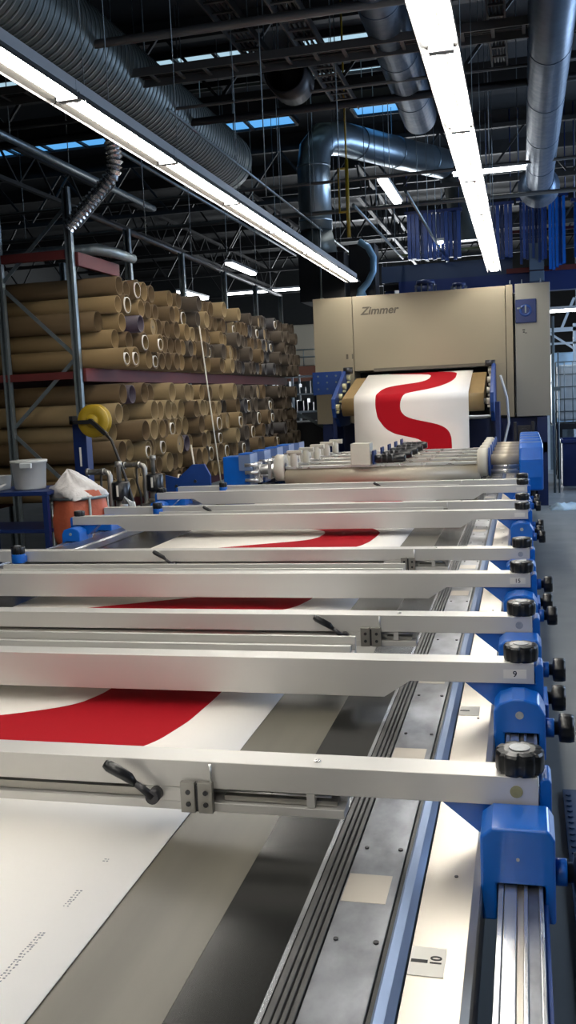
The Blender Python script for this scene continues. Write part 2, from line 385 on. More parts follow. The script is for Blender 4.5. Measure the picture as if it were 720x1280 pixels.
# faint printed selvedge marks on the bare cloth in front
b = MB(); rr = random.Random(3)
y = .95
while y < 1.62:
    if (rr.random() < .8 if y < 1.33 else (1.40 < y < 1.46 or 1.56 < y < 1.575)):
        for q_ in range(2): x = -.782+.007*q_+rr.uniform(-.001, .001); b.box(x, x+rr.uniform(.002, .005), y, y+rr.uniform(.0018, .004), ZT+.0046, ZT+.0049)
    y += rr.uniform(.0055, .0085)
new('selvedge_lettering', b, INKG, fab)

# ------------------------------------------------------------------ cross beams
ZB = .95
GB = 'cross beams over the printing table'
def knob_v(parent, x, y, z, r=.045, h=.042, collar=False):
    b = MB(); n = 48; prof = [(0, h), (r*.66, h), (r*.92, h*.95), (r*.99, h*.84), (r, h*.5), (r*.98, h*.12), (r*.93, 0), (0, 0)]
    o = len(b.v)
    for rad, hh in prof:
        for k in range(n):
            g = 1-.13*max(0, cos(k*2*pi/n*8))**5 if rad > r*.5 else 1
            b.v.append((x+rad*g*cos(2*pi*k/n), y+rad*g*sin(2*pi*k/n), z+hh))
    for i in range(len(prof)-1):
        for k in range(n): b.f.append((o+i*n+k, o+i*n+(k+1) % n, o+(i+1)*n+(k+1) % n, o+(i+1)*n+k)); b.m.append(0); b.s.append(i in (3, 4))
    k_ = new('knob', b, KNOB, parent)
    new('knob_disc', MB().cyl((x, y, z+h), (x, y, z+h+.0015), r*.42, 20), GREYDISC, k_)
    return k_
def knob_h(parent, x, y, z, r=.036, w=.05):
    b = MB(); n = 36; prof = [(0, 0), (r*.5, 0), (r*.5, .012), (r*.95, .014), (r, .02), (r, w*.8), (r*.93, w), (0, w)]; o = len(b.v)
    for rad, hh in prof:
        for k in range(n):
            g = 1-.1*max(0, cos(k*2*pi/n*8))**6 if rad > r*.8 else 1
            b.v.append((x+hh, y+rad*g*cos(2*pi*k/n), z+rad*g*sin(2*pi*k/n)))
    for i in range(len(prof)-1):
        for k in range(n): b.f.append((o+i*n+k, o+i*n+(k+1) % n, o+(i+1)*n+(k+1) % n, o+(i+1)*n+k)); b.m.append(0); b.s.append(True)
    return new('clamp_knob', b, KNOB, parent)
def end_bracket(parent, y, side, kind):
    X = (lambda x: x) if side > 0 else (lambda x: 2*CX-x)
    b = MB()
    web = [(-.165, .8935), (.0165, .8935), (.0165, .934), (.024, .944), (.034, .944), (.0385, .936), (.0385, .83), (-.088, .83)]
    b.prism([(X(a), c) for a, c in web], 'y', y+.012, y+.085)
    br = new('end_bracket', b, BLUE, parent, bevel=.003)
    b = MB()
    zt_ = .893 if kind == 'A' else .885
    if kind == 'A':
        blk = [(-.0855, .735), (-.0585, .735), (-.0585, .803), (.0235, .803), (.0235, .735), (.0405, .735), (.0405, .885), (.03, .903), (-.065, .903), (-.0855, .886)]
    else:
        blk = [(-.0855, .735), (-.0585, .735), (-.0585, .803), (.0235, .803), (.0235, .735), (.0405, .735), (.0405, .850), (.025, .878), (-.01, .889), (-.04, .889), (-.07, .878), (-.0855, .86)]
    blk = [(X(a), c) for a, c in blk]
    b.prism(blk, 'y', y-.115, y-.006)
    b.prism([(X(-.0855), .735), (X(-.0585), .735), (X(-.0585), .803), (X(.0235), .803), (X(.0235), .735), (X(.0405), .735), (X(.0405), .829), (X(-.0855), .829)], 'y', y-.006, y+.075)
    cl = new('rail_clamp', b, BLUE, parent, bevel=.005, seg=3)
    new('bolt', MB().cyl((X(-.022), y-.117, .85), (X(-.022), y-.1155, .85), .010 if kind == 'B' else .003, 16), GREYDISC, cl)
    b = MB(); b.cyl((X(.0405), y-.04, .795), (X(.062), y-.04, .795), .024, 20)
    new('clamp_collar', b, BLUE, cl, bevel=.002)
    if side > 0: knob_h(cl, .06, y-.04, .795)
    return br
def lever(parent, x, y, z=.882, sgn=-1):
    b = MB(); b.cyl((x, y-.03, z), (x, y+.0, z), .014, 16); b.path([(x, y-.024, z), (x+sgn*.035, y-.03, z+.030)], [.009, .006], 10)
    lv = new('clamp_lever', b, DARKM, parent)
    new('lever_grip', MB().path([(x+sgn*.033, y-.03, z+.028), (x+sgn*.045, y-.031, z+.040), (x+sgn*.085, y-.034, z+.063), (x+sgn*.094, y-.034, z+.068)], [.006, .0105, .0115, .008], 12), KNOB, lv)
def beamA(y, label, levers, knobs_left=True, disc=OLIVE):
    t = thing('cross_beam', label, 'cross beam', (CX, y, .90), GB)
    new('beam_profile', MB().box(-2.895, .015, y, y+.068, .895, ZB), WHITE, t, bevel=.0015)
    b = MB().box(-2.50, -.345, y+.0, y+.052, .848, .866).box(-2.5, -.345, y+.040, y+.052, .866, .8945)
    new('holding_rail', b, WHITE, t, bevel=.001)
    hx = levers[0]
    b = MB().box(-2.48, hx-.10, y+.012, y+.04, .868, .884); b.box(hx+.06, -.36, y+.012, y+.040, .868, .878)
    new('slot_bar', b, STEEL, t)
    b = MB().cyl((hx+.04, y+.008, .889), (-.37, y+.008, .889), .0028, 8); new('slide_rod', b, EDGE, t)
    new('rod_stop', MB().box(-.418, -.402, y+.0, y+.018, .868, .8945), WHITE, t)
    new('clamp_plate', MB().box(hx-.10, hx-.02, y-.002, y+.012, .867, .8945), WHITE, t)
    for x0 in (hx-.022, hx+.014):
        hp = new('hinge_plate', MB().box(x0, x0+.030, y-.016, y-.003, .850, .912), STEEL, t, bevel=.001)
        new('screws', MB().cyl((x0+.016, y-.018, .868), (x0+.016, y-.016, .868), .005, 12).cyl((x0+.016, y-.018, .892), (x0+.016, y-.016, .892), .005, 12), DARKM, hp)
    new('hinge_shadow_gap', MB().box(hx+.008, hx+.014, y-.012, y-.001, .852, .906), DARKM, t)
    new('locating_pin', MB().cyl((hx+.04, y-.008, .905), (hx+.04, y-.008, .948), .003, 8), EDGE, t)
    for lx in levers[1:]: lever(t, lx, y)
    new('sticker_dot', MB().cyl((-.024, y-.0015, .9225), (-.024, y, .9225), .0115, 20), disc, t)
    new('top_bolt', MB().cyl((-.40, y+.03, ZB), (-.40, y+.03, ZB+.002), .007, 12), EDGE, t)
    end_bracket(t, y, 1, 'A'); end_bracket(t, y, -1, 'A')
    knob_v(t, -.0175, y+.035, ZB+.001)
    if knobs_left:
        b = MB().cyl((-2.47, y-.05, .90), (-2.47, y-.05, .945), .034, 20).box(-2.49, -2.45, y-.05, y, .90, .93)
        c = new('knob_collar', b, BLUE, t, bevel=.002)
        knob_v(c, -2.47, y-.05, .945, r=.034, h=.04)
    return t
def beamB(y, label, num, blacktop=True):
    t = thing('cross_beam', label, 'cross beam', (CX, y, .90), GB)
    P = [(-2.895, .895), (-2.58, .895), (-2.505, .849), (-.375, .849), (-.305, .895), (.015, .895), (.015, ZB), (-2.895, ZB)]
    new('beam_profile', MB().prism(P, 'y', y, y+.068), WHITE, t, bevel=.0015)
    b = MB().box(-2.4, -.50, y+.10, y+.30, .885, .897).box(-2.4, -.50, y+.10, y+.112, .897, .925).box(-2.4, -.50, y+.20, y+.215, .897, .932).box(-2.4, -.5, y+.288, y+.30, .897, .938)
    b.box(-2.4, -.5, y+.068, y+.10, .885, .892)
    new('tray', b, WHITE, t, bevel=.001)
    new('tray_lining', MB().box(-2.39, -.51, y+.113, y+.199, .897, .905).box(-2.39, -.51, y+.216, y+.287, .897, .915), STEEL, t)
    p = new('number_plate', MB().box(-.062, -.004, y-.0015, y, .909, .932), LABEL, t)
    if num: text('number', num, .022, (-.033, y-.0017, .9205), (pi/2, 0, 0), INK, p, bold=.0003)
    end_bracket(t, y, 1, 'B'); end_bracket(t, y, -1, 'B')
    knob_v(t, -.0175, y+.035, ZB+.001)
    k = knob_h(t, .05, y+.22, .79)
    new('clamp_arm', MB().box(.0285, .052, y+.08, y+.245, .765, .815).box(.02, .0405, y+.05, y+.10, .77, .83), BLUE, t, bevel=.003)
    if blacktop: knob_v(t, -2.86, y+.035, ZB+.001, r=.036, h=.035)
    return t
YA = [1.711, 2.983, 4.31, 6.20, 7.70]; YBm = [2.462, 3.706, 5.709, 7.212]
beamA(YA[0], 'nearest cross beam, with a black lever and hinge at its middle', [-.648, -.725])
beamB(YBm[0], 'deep smooth cross beam with a label reading 9 at its right end', '9')
beamA(YA[1], 'slotted cross beam with a lever, just behind the beam labelled 9', [-.50, -.575], disc=GREYDISC)
beamB(YBm[1], 'deep smooth cross beam with a label reading 15 at its right end', '15')
beamA(YA[2], 'slotted cross beam just behind the beam labelled 15, levers at both ends', [-.535, -1.66], disc=GREYDISC)
beamB(YBm[2], 'deep smooth cross beam whose left end shows in front of the orange sack', '')
beamA(YA[3], 'slotted cross beam just in front of the two black pumps', [-.53, -2.05], disc=GREYDISC)
beamB(YBm[3], 'farthest deep smooth cross beam, its knob below the rotary screens', '')
beamA(YA[4], 'farthest slotted cross beam, directly in front of the rotary screens', [-.53, -1.1], disc=GREYDISC)

# ------------------------------------------------------------------ rotary screens
GR = 'rotary screen heads in a row at the end of the table'
def rotary(y, label):
    t = thing('rotary_screen', label, 'rotary screen', (CX, y, .85), GR); zc = 1.03
    new('screen_cylinder', MB().cyl((-2.14, y, zc-.095), (-.38, y, zc-.095), .078, 32), NICKEL, t)
    new('squeegee_bar', MB().box(-2.14, -.41, y-.035, y+.035, zc-.012, zc+.012), EDGE, t, bevel=.002)
    for x0, x1 in ((-2.235, -2.145), (-.40, -.31)):
        b = MB().lathe([(.05, x0), (.112, x0), (.122, x0+.012), (.122, x1-.02), (.112, x1), (.05, x1)], (0, y, zc), 'x', 36, closed=True)
        r = new('end_ring', b, IVORY, t)
        new('ring_hub', MB().lathe([(.0, x0-.006), (.045, x0-.006), (.049, x0+.01), (.049, x1-.01), (.045, x1+.006), (0, x1+.006)], (0, y, zc), 'x', 24), DARKM, r)
    new('blue_flange', MB().lathe([(.05, -.308), (.126, -.308), (.126, -.288), (.05, -.288)], (0, y, zc), 'x', 36, closed=True), BLUEM, t)
    new('steel_roller', MB().cyl((-.286, y, zc+.02), (-.05, y, zc+.02), .046, 24), NICKEL, t)
    new('drive_rod', MB().cyl((-.286, y-.04, zc-.075), (-.05, y-.04, zc-.075), .013, 12), EDGE, t)
    new('drive_rod', MB().cyl((-.286, y+.03, zc-.095), (-.05, y+.03, zc-.095), .013, 12), EDGE, t)
    b = MB().prism([(y-.13, .78), (y+.16, .78), (y+.19, .90), (y+.19, 1.10), (y+.15, 1.19), (y-.04, 1.19), (y-.10, 1.15), (y-.15, 1.05), (y-.16, .90)], 'x', -.045, .155)
    new('drive_housing', b, BLUE, t, bevel=.02, seg=4)
    b = MB().box(-2.72, -2.46, y-.10, y+.14, .86, 1.15)
    bx = new('bearing_box', b, BLUE, t, bevel=.008)
    new('box_cover_plate', MB().box(-2.56, -2.45, y-.116, y-.101, 1.02, 1.165).box(-2.46, -2.448, y-.12, y+.12, .88, 1.17), SLATE, bx)
    new('ring_support', MB().cyl((-2.445, y, zc-.01), (-2.236, y, zc-.01), .05, 20).box(-2.43, -2.38, y-.07, y+.05, .90, 1.09).box(-2.30, -2.27, y-.06, y+.06, .93, 1.10), EDGE, t, bevel=.003)
    b = MB(); 
    for z_ in (.93, 1.0, 1.07): b.cyl((-2.50, y-.13, z_), (-2.38, y-.12, z_), .017, 12)
    new('pipe_fittings', b, EDGE, t)
    mt = new('squeegee_motor', MB().lathe([(0, -1.30), (.036, -1.30), (.041, -1.285), (.041, -1.06), (.033, -1.045), (.033, -1.03), (0, -1.03)], (0, y-.04, 1.09), 'x', 24), KNOB, t)
    new('motor_fins', MB().lathe([(.041, -1.25), (.044, -1.245), (.044, -1.24), (.041, -1.235), (.041, -1.20), (.044, -1.195), (.044, -1.19), (.041, -1.185), (.041, -1.15), (.044, -1.145), (.044, -1.14), (.041, -1.135)], (0, y-.04, 1.09), 'x', 24), DARKM, mt)
    new('mounting_plate', MB().box(-1.32, -1.305, y-.10, y+.06, 1.042, 1.165), BLUED, t)
    new('inlet_valve', MB().cyl((-2.06, y-.01, 1.04), (-2.06, y-.01, 1.165), .035, 14).cyl((-2.11, y-.01, 1.16), (-1.98, y-.01, 1.16), .022, 12).box(-2.12, -1.98, y-.05, y+.02, 1.162, 1.185), IVORY, t, bevel=.003)
    new('support_foot', MB().box(-2.66, -2.50, y-.05, y+.09, .815, .86), DARKM, t)
    return t
rp = rotary(8.55, 'nearest rotary screen head, its ivory ring and blue housings in full view')
for k, lab in ((1, 'second rotary screen head, directly behind the nearest one'), (2, 'third rotary screen head from the cross beams'), (3, 'fourth rotary screen head from the cross beams'), (4, 'farthest rotary screen head, next to the hanging fabric')):
    copy_tree(rp, (CX, 8.55+.5*k, .85), lab)
b = MB().box(-1.51, -1.335, 8.42, 8.60, 1.043, 1.235)
o = new('control_box', b, IVORY, bevel=.006, org=(-1.42, 8.5, 1.115)); tag(o, 'small ivory control box standing on the nearest rotary screen beside the black motors', 'control box')
# floor beams under the heads
b = MB()
# ------------------------------------------------------------------ dryer
DY = 13.9
d = thing('fabric_dryer', 'large cream steel textile dryer with a wide slot taking in the printed fabric', 'dryer', (-1.3, 15.3, 0))
new('left_cabinet', MB().box(-2.97, -2.392, DY, 16.8, 1.27, 3.09), CREAM, d, bevel=.006)
new('main_hood', MB().box(-2.384, -.228, DY, 16.8, 2.02, 3.09).box(-.47, -.228, DY, 16.8, 1.30, 2.02), CREAM, d, bevel=.004)
new('right_strip', MB().box(-.221, -.128, DY, 16.8, 1.27, 3.10), CREAM, d, bevel=.004)
new('right_cabinet', MB().box(-.095, .372, DY-.03, 16.8, 1.27, 3.10), CREAM2, d, bevel=.006)
new('slot_lip', MB().prism([(DY-.03, 2.0), (DY-.002, 2.0), (DY-.002, 2.045), (DY-.02, 2.045)], 'x', -2.10, -.49), LOGO, d)
new('inner_cavity', MB().box(-2.384, -.472, DY+.5, 16.7, 1.30, 2.0), BLACKM, d)
new('base_frame', MB().box(-2.9, .3, DY+.2, 16.8, .45, 1.25).box(-2.9, -2.75, DY+.05, DY+.2, 0, 1.26).box(.18, .32, DY+.02, DY+.2, 0, 1.26).box(-.42, -.3, DY+.02, DY+.2, 0, 1.26).box(-.42, .32, DY+.02, DY+.1, .75, .9), BLUED, d)
new('plinth', MB().box(-2.85, .25, DY+.3, 16.7, 0, .45), BLACKM, d)
dr = new('door_handles', MB().box(-2.50, -2.47, DY-.02, DY-.001, 2.20, 2.27).box(-2.415, -2.40, DY-.02, DY-.001, 2.20, 2.27), LOGO, d)
text('maker_name', 'Zimmer', .155, (-2.0, DY-.004, 2.868), (pi/2, 0, 0), LOGO, d, shear=.25, bold=.004, sx=1.05)
ip = new('inspection_window', MB().box(-.092, .19, DY-.055, DY-.031, 2.56, 2.885), BLUED, d, bevel=.01)
new('window_ring', MB().lathe([(.05, DY-.062), (.085, DY-.062), (.085, DY-.056), (.05, DY-.056)], (.045, 0, 2.73), 'y', 28, closed=True), BLUEM, ip)
new('window_bracket', MB().box(-.07, .0, DY-.062, DY-.056, 2.755, 2.775).box(.035, .055, DY-.066, DY-.056, 2.70, 2.80), GALV, ip)
new('warning_sign', MB().box(.0, .035, DY-.033, DY-.0305, 2.46, 2.475).box(.005, .03, DY-.033, DY-.0305, 2.43, 2.445).box(.03, .06, DY-.033, DY-.0305, 2.42, 2.43), INK, d)
new('roof_hooks', MB().cyl((-.16, DY+.1, 3.1), (-.16, DY+.1, 3.17), .006, 8).cyl((.0, DY+.1, 3.1), (.0, DY+.1, 3.17), .006, 8).cyl((.25, DY+.1, 3.1), (.25, DY+.1, 3.17), .006, 8), GALV, d)
# infeed conveyor
c = thing('infeed_conveyor', 'tan felt conveyor sloping up into the dryer slot beneath the fabric', 'conveyor', (CX, 13.2, 1.3))
b = MB(); X0, X1 = -2.36, -.50
yc, zc, R = 12.74, 1.52, .125
pf = []
for i in range(13): a = radians(118+i*(238-118)/12*1.35); pf.append((yc+R*cos(a), zc+R*sin(a)))
top = (13.88, 1.915); bot = (13.88, 1.70)
loop = [top]+pf+[bot]
o0 = len(b.v)
n = len(loop)
for x in (X0, X1): b.v += [(x, p[0], p[1]) for p in loop]
for i in range(n): b.f.append((i, (i+1) % n, n+(i+1) % n, n+i)); b.m.append(0); b.s.append(0 < i < n-2)
b.f.append(tuple(range(n))); b.m.append(0); b.s.append(False); b.f.append(tuple(range(n, 2*n))[::-1]); b.m.append(0); b.s.append(False)
new('felt_belt', b, TAN, c)
new('front_roller', MB().cyl((X0-.03, yc, zc), (X1+.03, yc, zc), .035, 20), EDGE, c)
def side_frame(x0, x1):
    s_ = new('side_frame', MB().prism([(12.62, 1.50), (12.70, 1.38), (12.85, 1.36), (13.0, 1.25), (13.7, 1.25), (13.88, 1.6), (13.88, 2.02), (13.55, 2.02), (12.62, 1.63)], 'x', x0, x1), BLUEM, c, bevel=.006)
    return s_
s1 = side_frame(-2.50, -2.45); s2 = side_frame(-.42, -.37)
for sx, s_ in ((-1, s1), (1, s2)):
    xx = -2.43 if sx < 0 else -.44
    b = MB()
    for (yy, zz) in ((12.72, 1.52), (12.95, 1.66), (13.25, 1.80), (13.6, 1.93)): b.cyl((xx-.03, yy, zz), (xx+.03, yy, zz), .04, 16); b.box(xx-.015, xx+.02, yy-.03, yy+.05, zz-.08, zz-.05)
    new('bearing_fittings', b, mat('pale_yellow_fitting', (.55, .5, .28), .5) if sx < 0 else IVORY, s_)
    new('motor_cap', MB().cyl((xx, 13.6, 1.98), (xx, 13.6, 2.07), .07, 20), DARKM, s_)
b = MB().box(-2.92, -2.50, 13.45, 13.50, 1.70, 2.02)
for i in range(3):
    for j in range(3): b.cyl((-2.84+i*.13, 13.445, 1.78+j*.09), (-2.84+i*.13, 13.45, 1.78+j*.09), .014, 10, mi=1)
new('bolted_bracket', b, [BLUEM, GALV], c, bevel=0)
new('bracket_leg', MB().box(-2.56, -2.505, 13.0, 13.5, .0, 1.70), BLUED, c)
new('bracket_leg', MB().box(-.365, -.31, 13.0, 13.5, 0, 1.5), BLUED, c)
b = MB().path([(-.30, 13.4, 1.85), (-.22, 13.45, 1.55), (-.20, 13.45, 1.2), (-.26, 13.4, .95), (-.30, 13.3, .80)], .016, 10)
tag(new('grey_hose', b, WHITEP, org=(-.3, 13.3, .8)), 'pale grey hose hanging beside the right end of the infeed conveyor', 'hose')
b = MB().cyl((.0, 13.5, 1.05), (.0, 13.75, 1.05), .07, 20).box(-.09, .09, 13.55, 13.78, .92, 1.15).box(-.14, -.10, 13.5, 13.78, 0, 1.2).box(.10, .14, 13.5, 13.78, 0, 1.2).box(-.14, .14, 13.5, 13.78, .88, .92)
tag(new('drive_motor', b, DARKM, bevel=.004, org=(0, 13.6, 0)), 'dark electric motor on a small stand under the right cabinet of the dryer', 'motor')

# ------------------------------------------------------------------ strip lights
def fixture(x, y0, label, grp):
    z = 3.30
    t = thing('strip_light', label, 'ceiling light', (x, y0+.75, z), grp)
    b = MB().prism([(x-.045, z+.055), (x+.045, z+.055), (x+.045, z+.115), (x-.045, z+.115)], 'y', y0, y0+1.497)
    new('trunking', b, FIX, t, bevel=.003)
    b = MB().prism([(x-.047, z+.054), (x-.095, z+.0), (x-.095, z-.012), (x-.091, z-.012), (x-.091, z-.001), (x-.043, z+.050), (x+.043, z+.050), (x+.091, z-.001), (x+.091, z-.012), (x+.095, z-.012), (x+.095, z), (x+.047, z+.054)], 'y', y0+.004, y0+1.493)
    new('reflector', b, REFL, t)
    for dx in (-.034, .034):
        new('lamp_tube', MB().cyl((x+dx, y0+.035, z+.022), (x+dx, y0+1.462, z+.022), .0125, 8), TUBE, t)
    for yy in (y0+.006, y0+1.470): new('lamp_holder', MB().box(x-.06, x+.06, yy, yy+.02, z+.002, z+.05), FIX, t)
    for yy in (y0+.2,):
        new('suspension_wire', MB().cyl((x, yy, z+.115), (x, yy, ROOFZ-.01), .003, 6), GALV, t)
    return t
for x, side, end in ((-2.355, 'left', 'beside the tube rack'), (-.365, 'right', 'above the right edge of the table')):
    base = None
    for k in range(12):
        y0 = -4.04+1.5*k
        lab = 'twin tube strip light in the %s row, %s from the dryer' % (side, nth(12-k) if k < 11 else 'nearest')
        if base is None: base = fixture(x, y0, lab, 'strip lights of the %s row' % side)
        else: copy_tree(base, (x, y0+.75, 3.30), lab)

# ------------------------------------------------------------------ ducts and overhead services
def duct(name, label, pts, r, m, spiral=.0, n=32, seam=1.2, cat='duct', flare=False):
    b = MB().path(pts, r, n)
    P = [Vector(p) for p in pts]
    for a, c_ in zip(P, P[1:]):
        L = (c_-a).length; dd = (c_-a).normalized(); k = spiral or seam; q = k
        while q < L-.05:
            b.path([a+dd*(q-.012), a+dd*(q+.012)], r*1.015, n, caps=True); q += k
    if flare: b.cyl(P[-1], P[-1]+Vector((0, .55, 0)), r*1.05, 28, r2=r*1.6)
    o = new(name, b, m, org=P[0]); tag(o, label, cat)
    for tt in (.2, .5, .8):
        p = P[0].lerp(P[-1], tt); new('hanger', MB().cyl(p+Vector((0, 0, r)), (p.x, p.y, ROOFZ-.01), .008, 6), GALV, o)
    return o
duct('ventilation_duct', 'thick ribbed grey duct running above the left strip lights', [(-3.68, -1, 4.72), (-3.68, 12.0, 4.72), (-3.68, 12.2, 4.72)], .36, DUCTL, spiral=.085)
duct('ventilation_duct', 'long blue-grey duct at the upper right, its end flared', [(.27, 3, 4.62), (.27, 14.6, 4.62)], .19, DUCTB, seam=1.5, flare=True)
duct('ventilation_duct', 'blue-grey duct just left of the right strip lights, above the bent duct', [(-1.02, 4, 4.78), (-1.10, 11.4, 4.78)], .19, DUCTB, seam=1.3)
b = MB()
X_, Y_ = -3.02, 14.6
pts = [(X_, Y_, 4.18), (X_, Y_, 5.12), (X_+.03, Y_+.03, 5.36), (X_+.13, Y_+.16, 5.54), (X_+.34, Y_+.43, 5.60), (X_+.84, Y_+1.28, 5.60), (X_+1.72, Y_+2.75, 5.60)]
b.path(pts, .25, 36)
b.path([(X_, Y_, 4.30), (X_, Y_, 4.33)], .256, 36).path([(X_, Y_, 5.10), (X_, Y_, 5.13)], .256, 36)
for tt in (.15, .5, .85):
    a = Vector(pts[4]).lerp(Vector(pts[6]), tt); dd = (Vector(pts[6])-Vector(pts[4])).normalized(); b.path([a, a+dd*.025], .256, 36)
o = new('bent_duct', b, DUCT, org=(X_, Y_, 3.5)); tag(o, 'shiny bent duct rising from above the dryer and elbowing off to the right', 'duct')
new('transition_box', MB().path([(X_, Y_, 4.18), (X_, Y_, 3.80)], [.24, .33], 4), DUCTL, o)
new('hanger', MB().cyl((X_, Y_, 5.6), (X_, Y_, ROOFZ), .008, 6), GALV, o)
new('hanger', MB().cyl((X_+1.5, Y_+2.4, 5.8), (X_+1.5, Y_+2.4, ROOFZ), .008, 6), GALV, o)
b = MB().path([(X_+1.80, Y_+2.9, 5.60), (X_+1.95, Y_+3.3, 5.45), (X_+2.0, Y_+3.6, 5.0), (X_+2.0, Y_+3.65, 4.4)], [.26, .28, .28, .3], 28)
tag(new('duct_drop', b, DUCTL, org=(X_+2, Y_+3.3, 5)), 'dark duct dropping behind the far end of the bent duct', 'duct')
# black round fan opening up near the truss
o = new('round_fan', MB().lathe([(.18, 9.1), (.20, 9.1), (.20, 9.5), (0, 9.5)], (-2.12, 0, 4.70), 'y', 28), BLACKM, org=(-2.12, 9.3, 4.7))
tag(o, 'black round fan housing hanging above the bent duct', 'fan'); new('hangers', MB().cyl((-2.12, 9.3, 4.9), (-2.12, 9.3, ROOFZ), .008, 6), GALV, o)
# flexible foil hose
fl = [(-3.09, 7.2, 3.92), (-3.085, 7.2, 3.72), (-3.07, 7.2, 3.56), (-3.09, 7.2, 3.47), (-3.16, 7.2, 3.40), (-3.34, 7.2, 3.24), (-3.52, 7.2, 3.09)]
b = MB(); pp = []; rr_ = []
V = [Vector(p) for p in fl]
for a, c_ in zip(V, V[1:]):
    k = max(2, int((c_-a).length/.017))
    for i in range(k): pp.append(a.lerp(c_, i/k)); rr_.append(.064 if len(pp) % 2 else .047)
b.path(pp, rr_, 16, sm=False)
o = new('flexible_hose', b, FOIL, org=fl[-1]); tag(o, 'crinkled silver foil hose bending down behind the rack post', 'hose')
new('support_bar', MB().beam((-3.09, 7.22, 3.39), (-3.42, 7.22, 3.09), .012, .012).cyl((-3.09, 7.2, 3.9), (-3.09, 7.2, ROOFZ-.01), .004, 6), GALV, o)
# pipes and cable trays across
def xpipe(y, z, r, label, x0=-13.9, x1=5.9, m=PIPEG, cat='pipe', name='overhead_pipe'):
    o = new(name, MB().cyl((x0, y, z), (x1, y, z), r, 12), m, org=((x0+x1)/2, y, z)); tag(o, label, cat)
    for xx in (-11, -7.5, -4.2, -.7, 2.5): new('hanger', MB().cyl((xx, y, z), (xx, y, ROOFZ), .006, 6), GALV, o)
    return o
xpipe(7.6, 4.60, .035, 'thick pale pipe crossing at the very top, nearest the camera', m=PIPEG)
xpipe(9.46, 4.6, .016, 'thin pipe crossing behind the cable tray at upper right')
xpipe(9.97, 4.6, .04, 'black pipe crossing under the blue-grey ducts', m=BLACKM)
xpipe(12.9, 4.5, .022, 'thin grey pipe crossing behind the bent duct')
xpipe(13.9, 4.3, .03, 'grey pipe crossing just above the dryer')
def tray(a, b_, w, label, rung=.25, m=TRUSS):
    a = Vector(a); b_ = Vector(b_); dd = (b_-a).normalized(); sd = dd.cross(Vector((0, 0, 1))).normalized()
    mb = MB()
    for s_ in (-1, 1): mb.beam(a+sd*s_*w/2, b_+sd*s_*w/2, .015, .07)
    L = (b_-a).length; q = .1
    while q < L: mb.beam(a+dd*q-sd*w/2, a+dd*q+sd*w/2, .03, .015); q += rung
    o = new('cable_tray', mb, m, org=a); tag(o, label, 'cable tray')
    cb = MB()
    for k in range(4): off = sd*(-.3+.2*k)*w; cb.path([a+off+Vector((0, 0, .02))]+[a+dd*L*j/10+off+Vector((0, 0, .02+.008*((j+k) % 2))) for j in range(1, 10)]+[b_+off+Vector((0, 0, .02))], .012, 6)
    new('cables', cb, CABLE, o)
    for q in range(1, 6): p = a.lerp(b_, q/6); new('hanger', MB().cyl(p, (p.x, p.y, ROOFZ), .006, 6), GALV, o)
    return o
tray((-13.8, 8.5, 4.6), (5.8, 8.5, 4.6), .3, 'wide cable tray crossing the whole ceiling behind the pale pipe', m=PIPEG)
tray((-.17, 5.0, 4.75), (-.17, 9.8, 4.75), .14, 'narrow ladder tray just right of the right strip lights', m=PIPEG)
tray((-1.78, 5.0, 4.75), (-1.78, 10.6, 4.75), .22, 'ladder tray running towards the dryer above the bent duct', rung=.2, m=PIPEG)
tray((-2.35, 7.0, 4.85), (-2.35, 10.4, 4.85), .22, 'ladder tray beside the black fan housing', rung=.22)
def ypipe(a, b_, r, label, m=PIPEG):
    a = Vector(a); b_ = Vector(b_); o = new('overhead_pipe', MB().cyl(a, b_, r, 10), m, org=a); tag(o, label, 'pipe')
    for k in range(1, 5): p = a.lerp(b_, k/5); new('hanger', MB().cyl(p, (p.x, p.y, ROOFZ), .005, 6), GALV, o)
ypipe((-3.72, 8.0, 3.36), (-3.72, 15, 3.30), .03, 'grey pipe running along above the stacked tubes')
ypipe((-5.0, 6.5, 4.4), (-5.0, 13, 4.4), .04, 'lagged pipe at far left running away under the roof', GALV)
ypipe((-2.9, 8, 4.15), (-2.9, 18, 4.15), .014, 'thin bright conduit running away beyond the left strip lights', GALV)
ypipe((-3.9, 9, 4.2), (-3.9, 20, 4.2), .02, 'thin bright conduit above the rack posts', GALV)
ypipe((-1.35, 12, 4.1), (-1.35, 19, 4.1), .02, 'slim conduit running away right of the bent duct', GALV)
ypipe((-2.0, 12, 4.0), (-2.0, 17, 4.0), .02, 'slim conduit running away behind the yellow pipe', GALV)
# yellow pipe
b = MB().path([(-2.0, 11.6, 3.55), (-2.0, 11.6, 4.45)], .022, 12).path([(-2.0, 11.6, 3.85), (-2.10, 11.6, 3.85), (-2.10, 11.6, 4.35), (-2.0, 11.6, 4.35)], .016, 10).cyl((-2.0, 11.6, 4.45), (-2.0, 11.6, ROOFZ-.01), .012, 8)
tag(new('yellow_pipe', b, YEL, org=(-2.1, 11.6, 3.5)), 'yellow gas pipe with a side loop beside the bent duct', 'pipe')
# wires
for i, (x, y, z0) in enumerate(((-.02, 11.0, 3.9), (-1.62, 9.0, 3.4), (-2.12, 8.2, 3.4), (-3.35, 5.2, 3.55), (-.32, 12.0, 3.6))):
    tag(new('hanging_wire', MB().cyl((x, y, z0), (x, y, ROOFZ), .005, 6), GALV, org=(x, y, z0)),
        'thin steel wire hanging %s' % ['right of the right strip lights', 'in front of the bent duct arm', 'in front of the bent duct', 'before the thick ribbed duct', 'close beside the right strip lights'][i], 'wire')
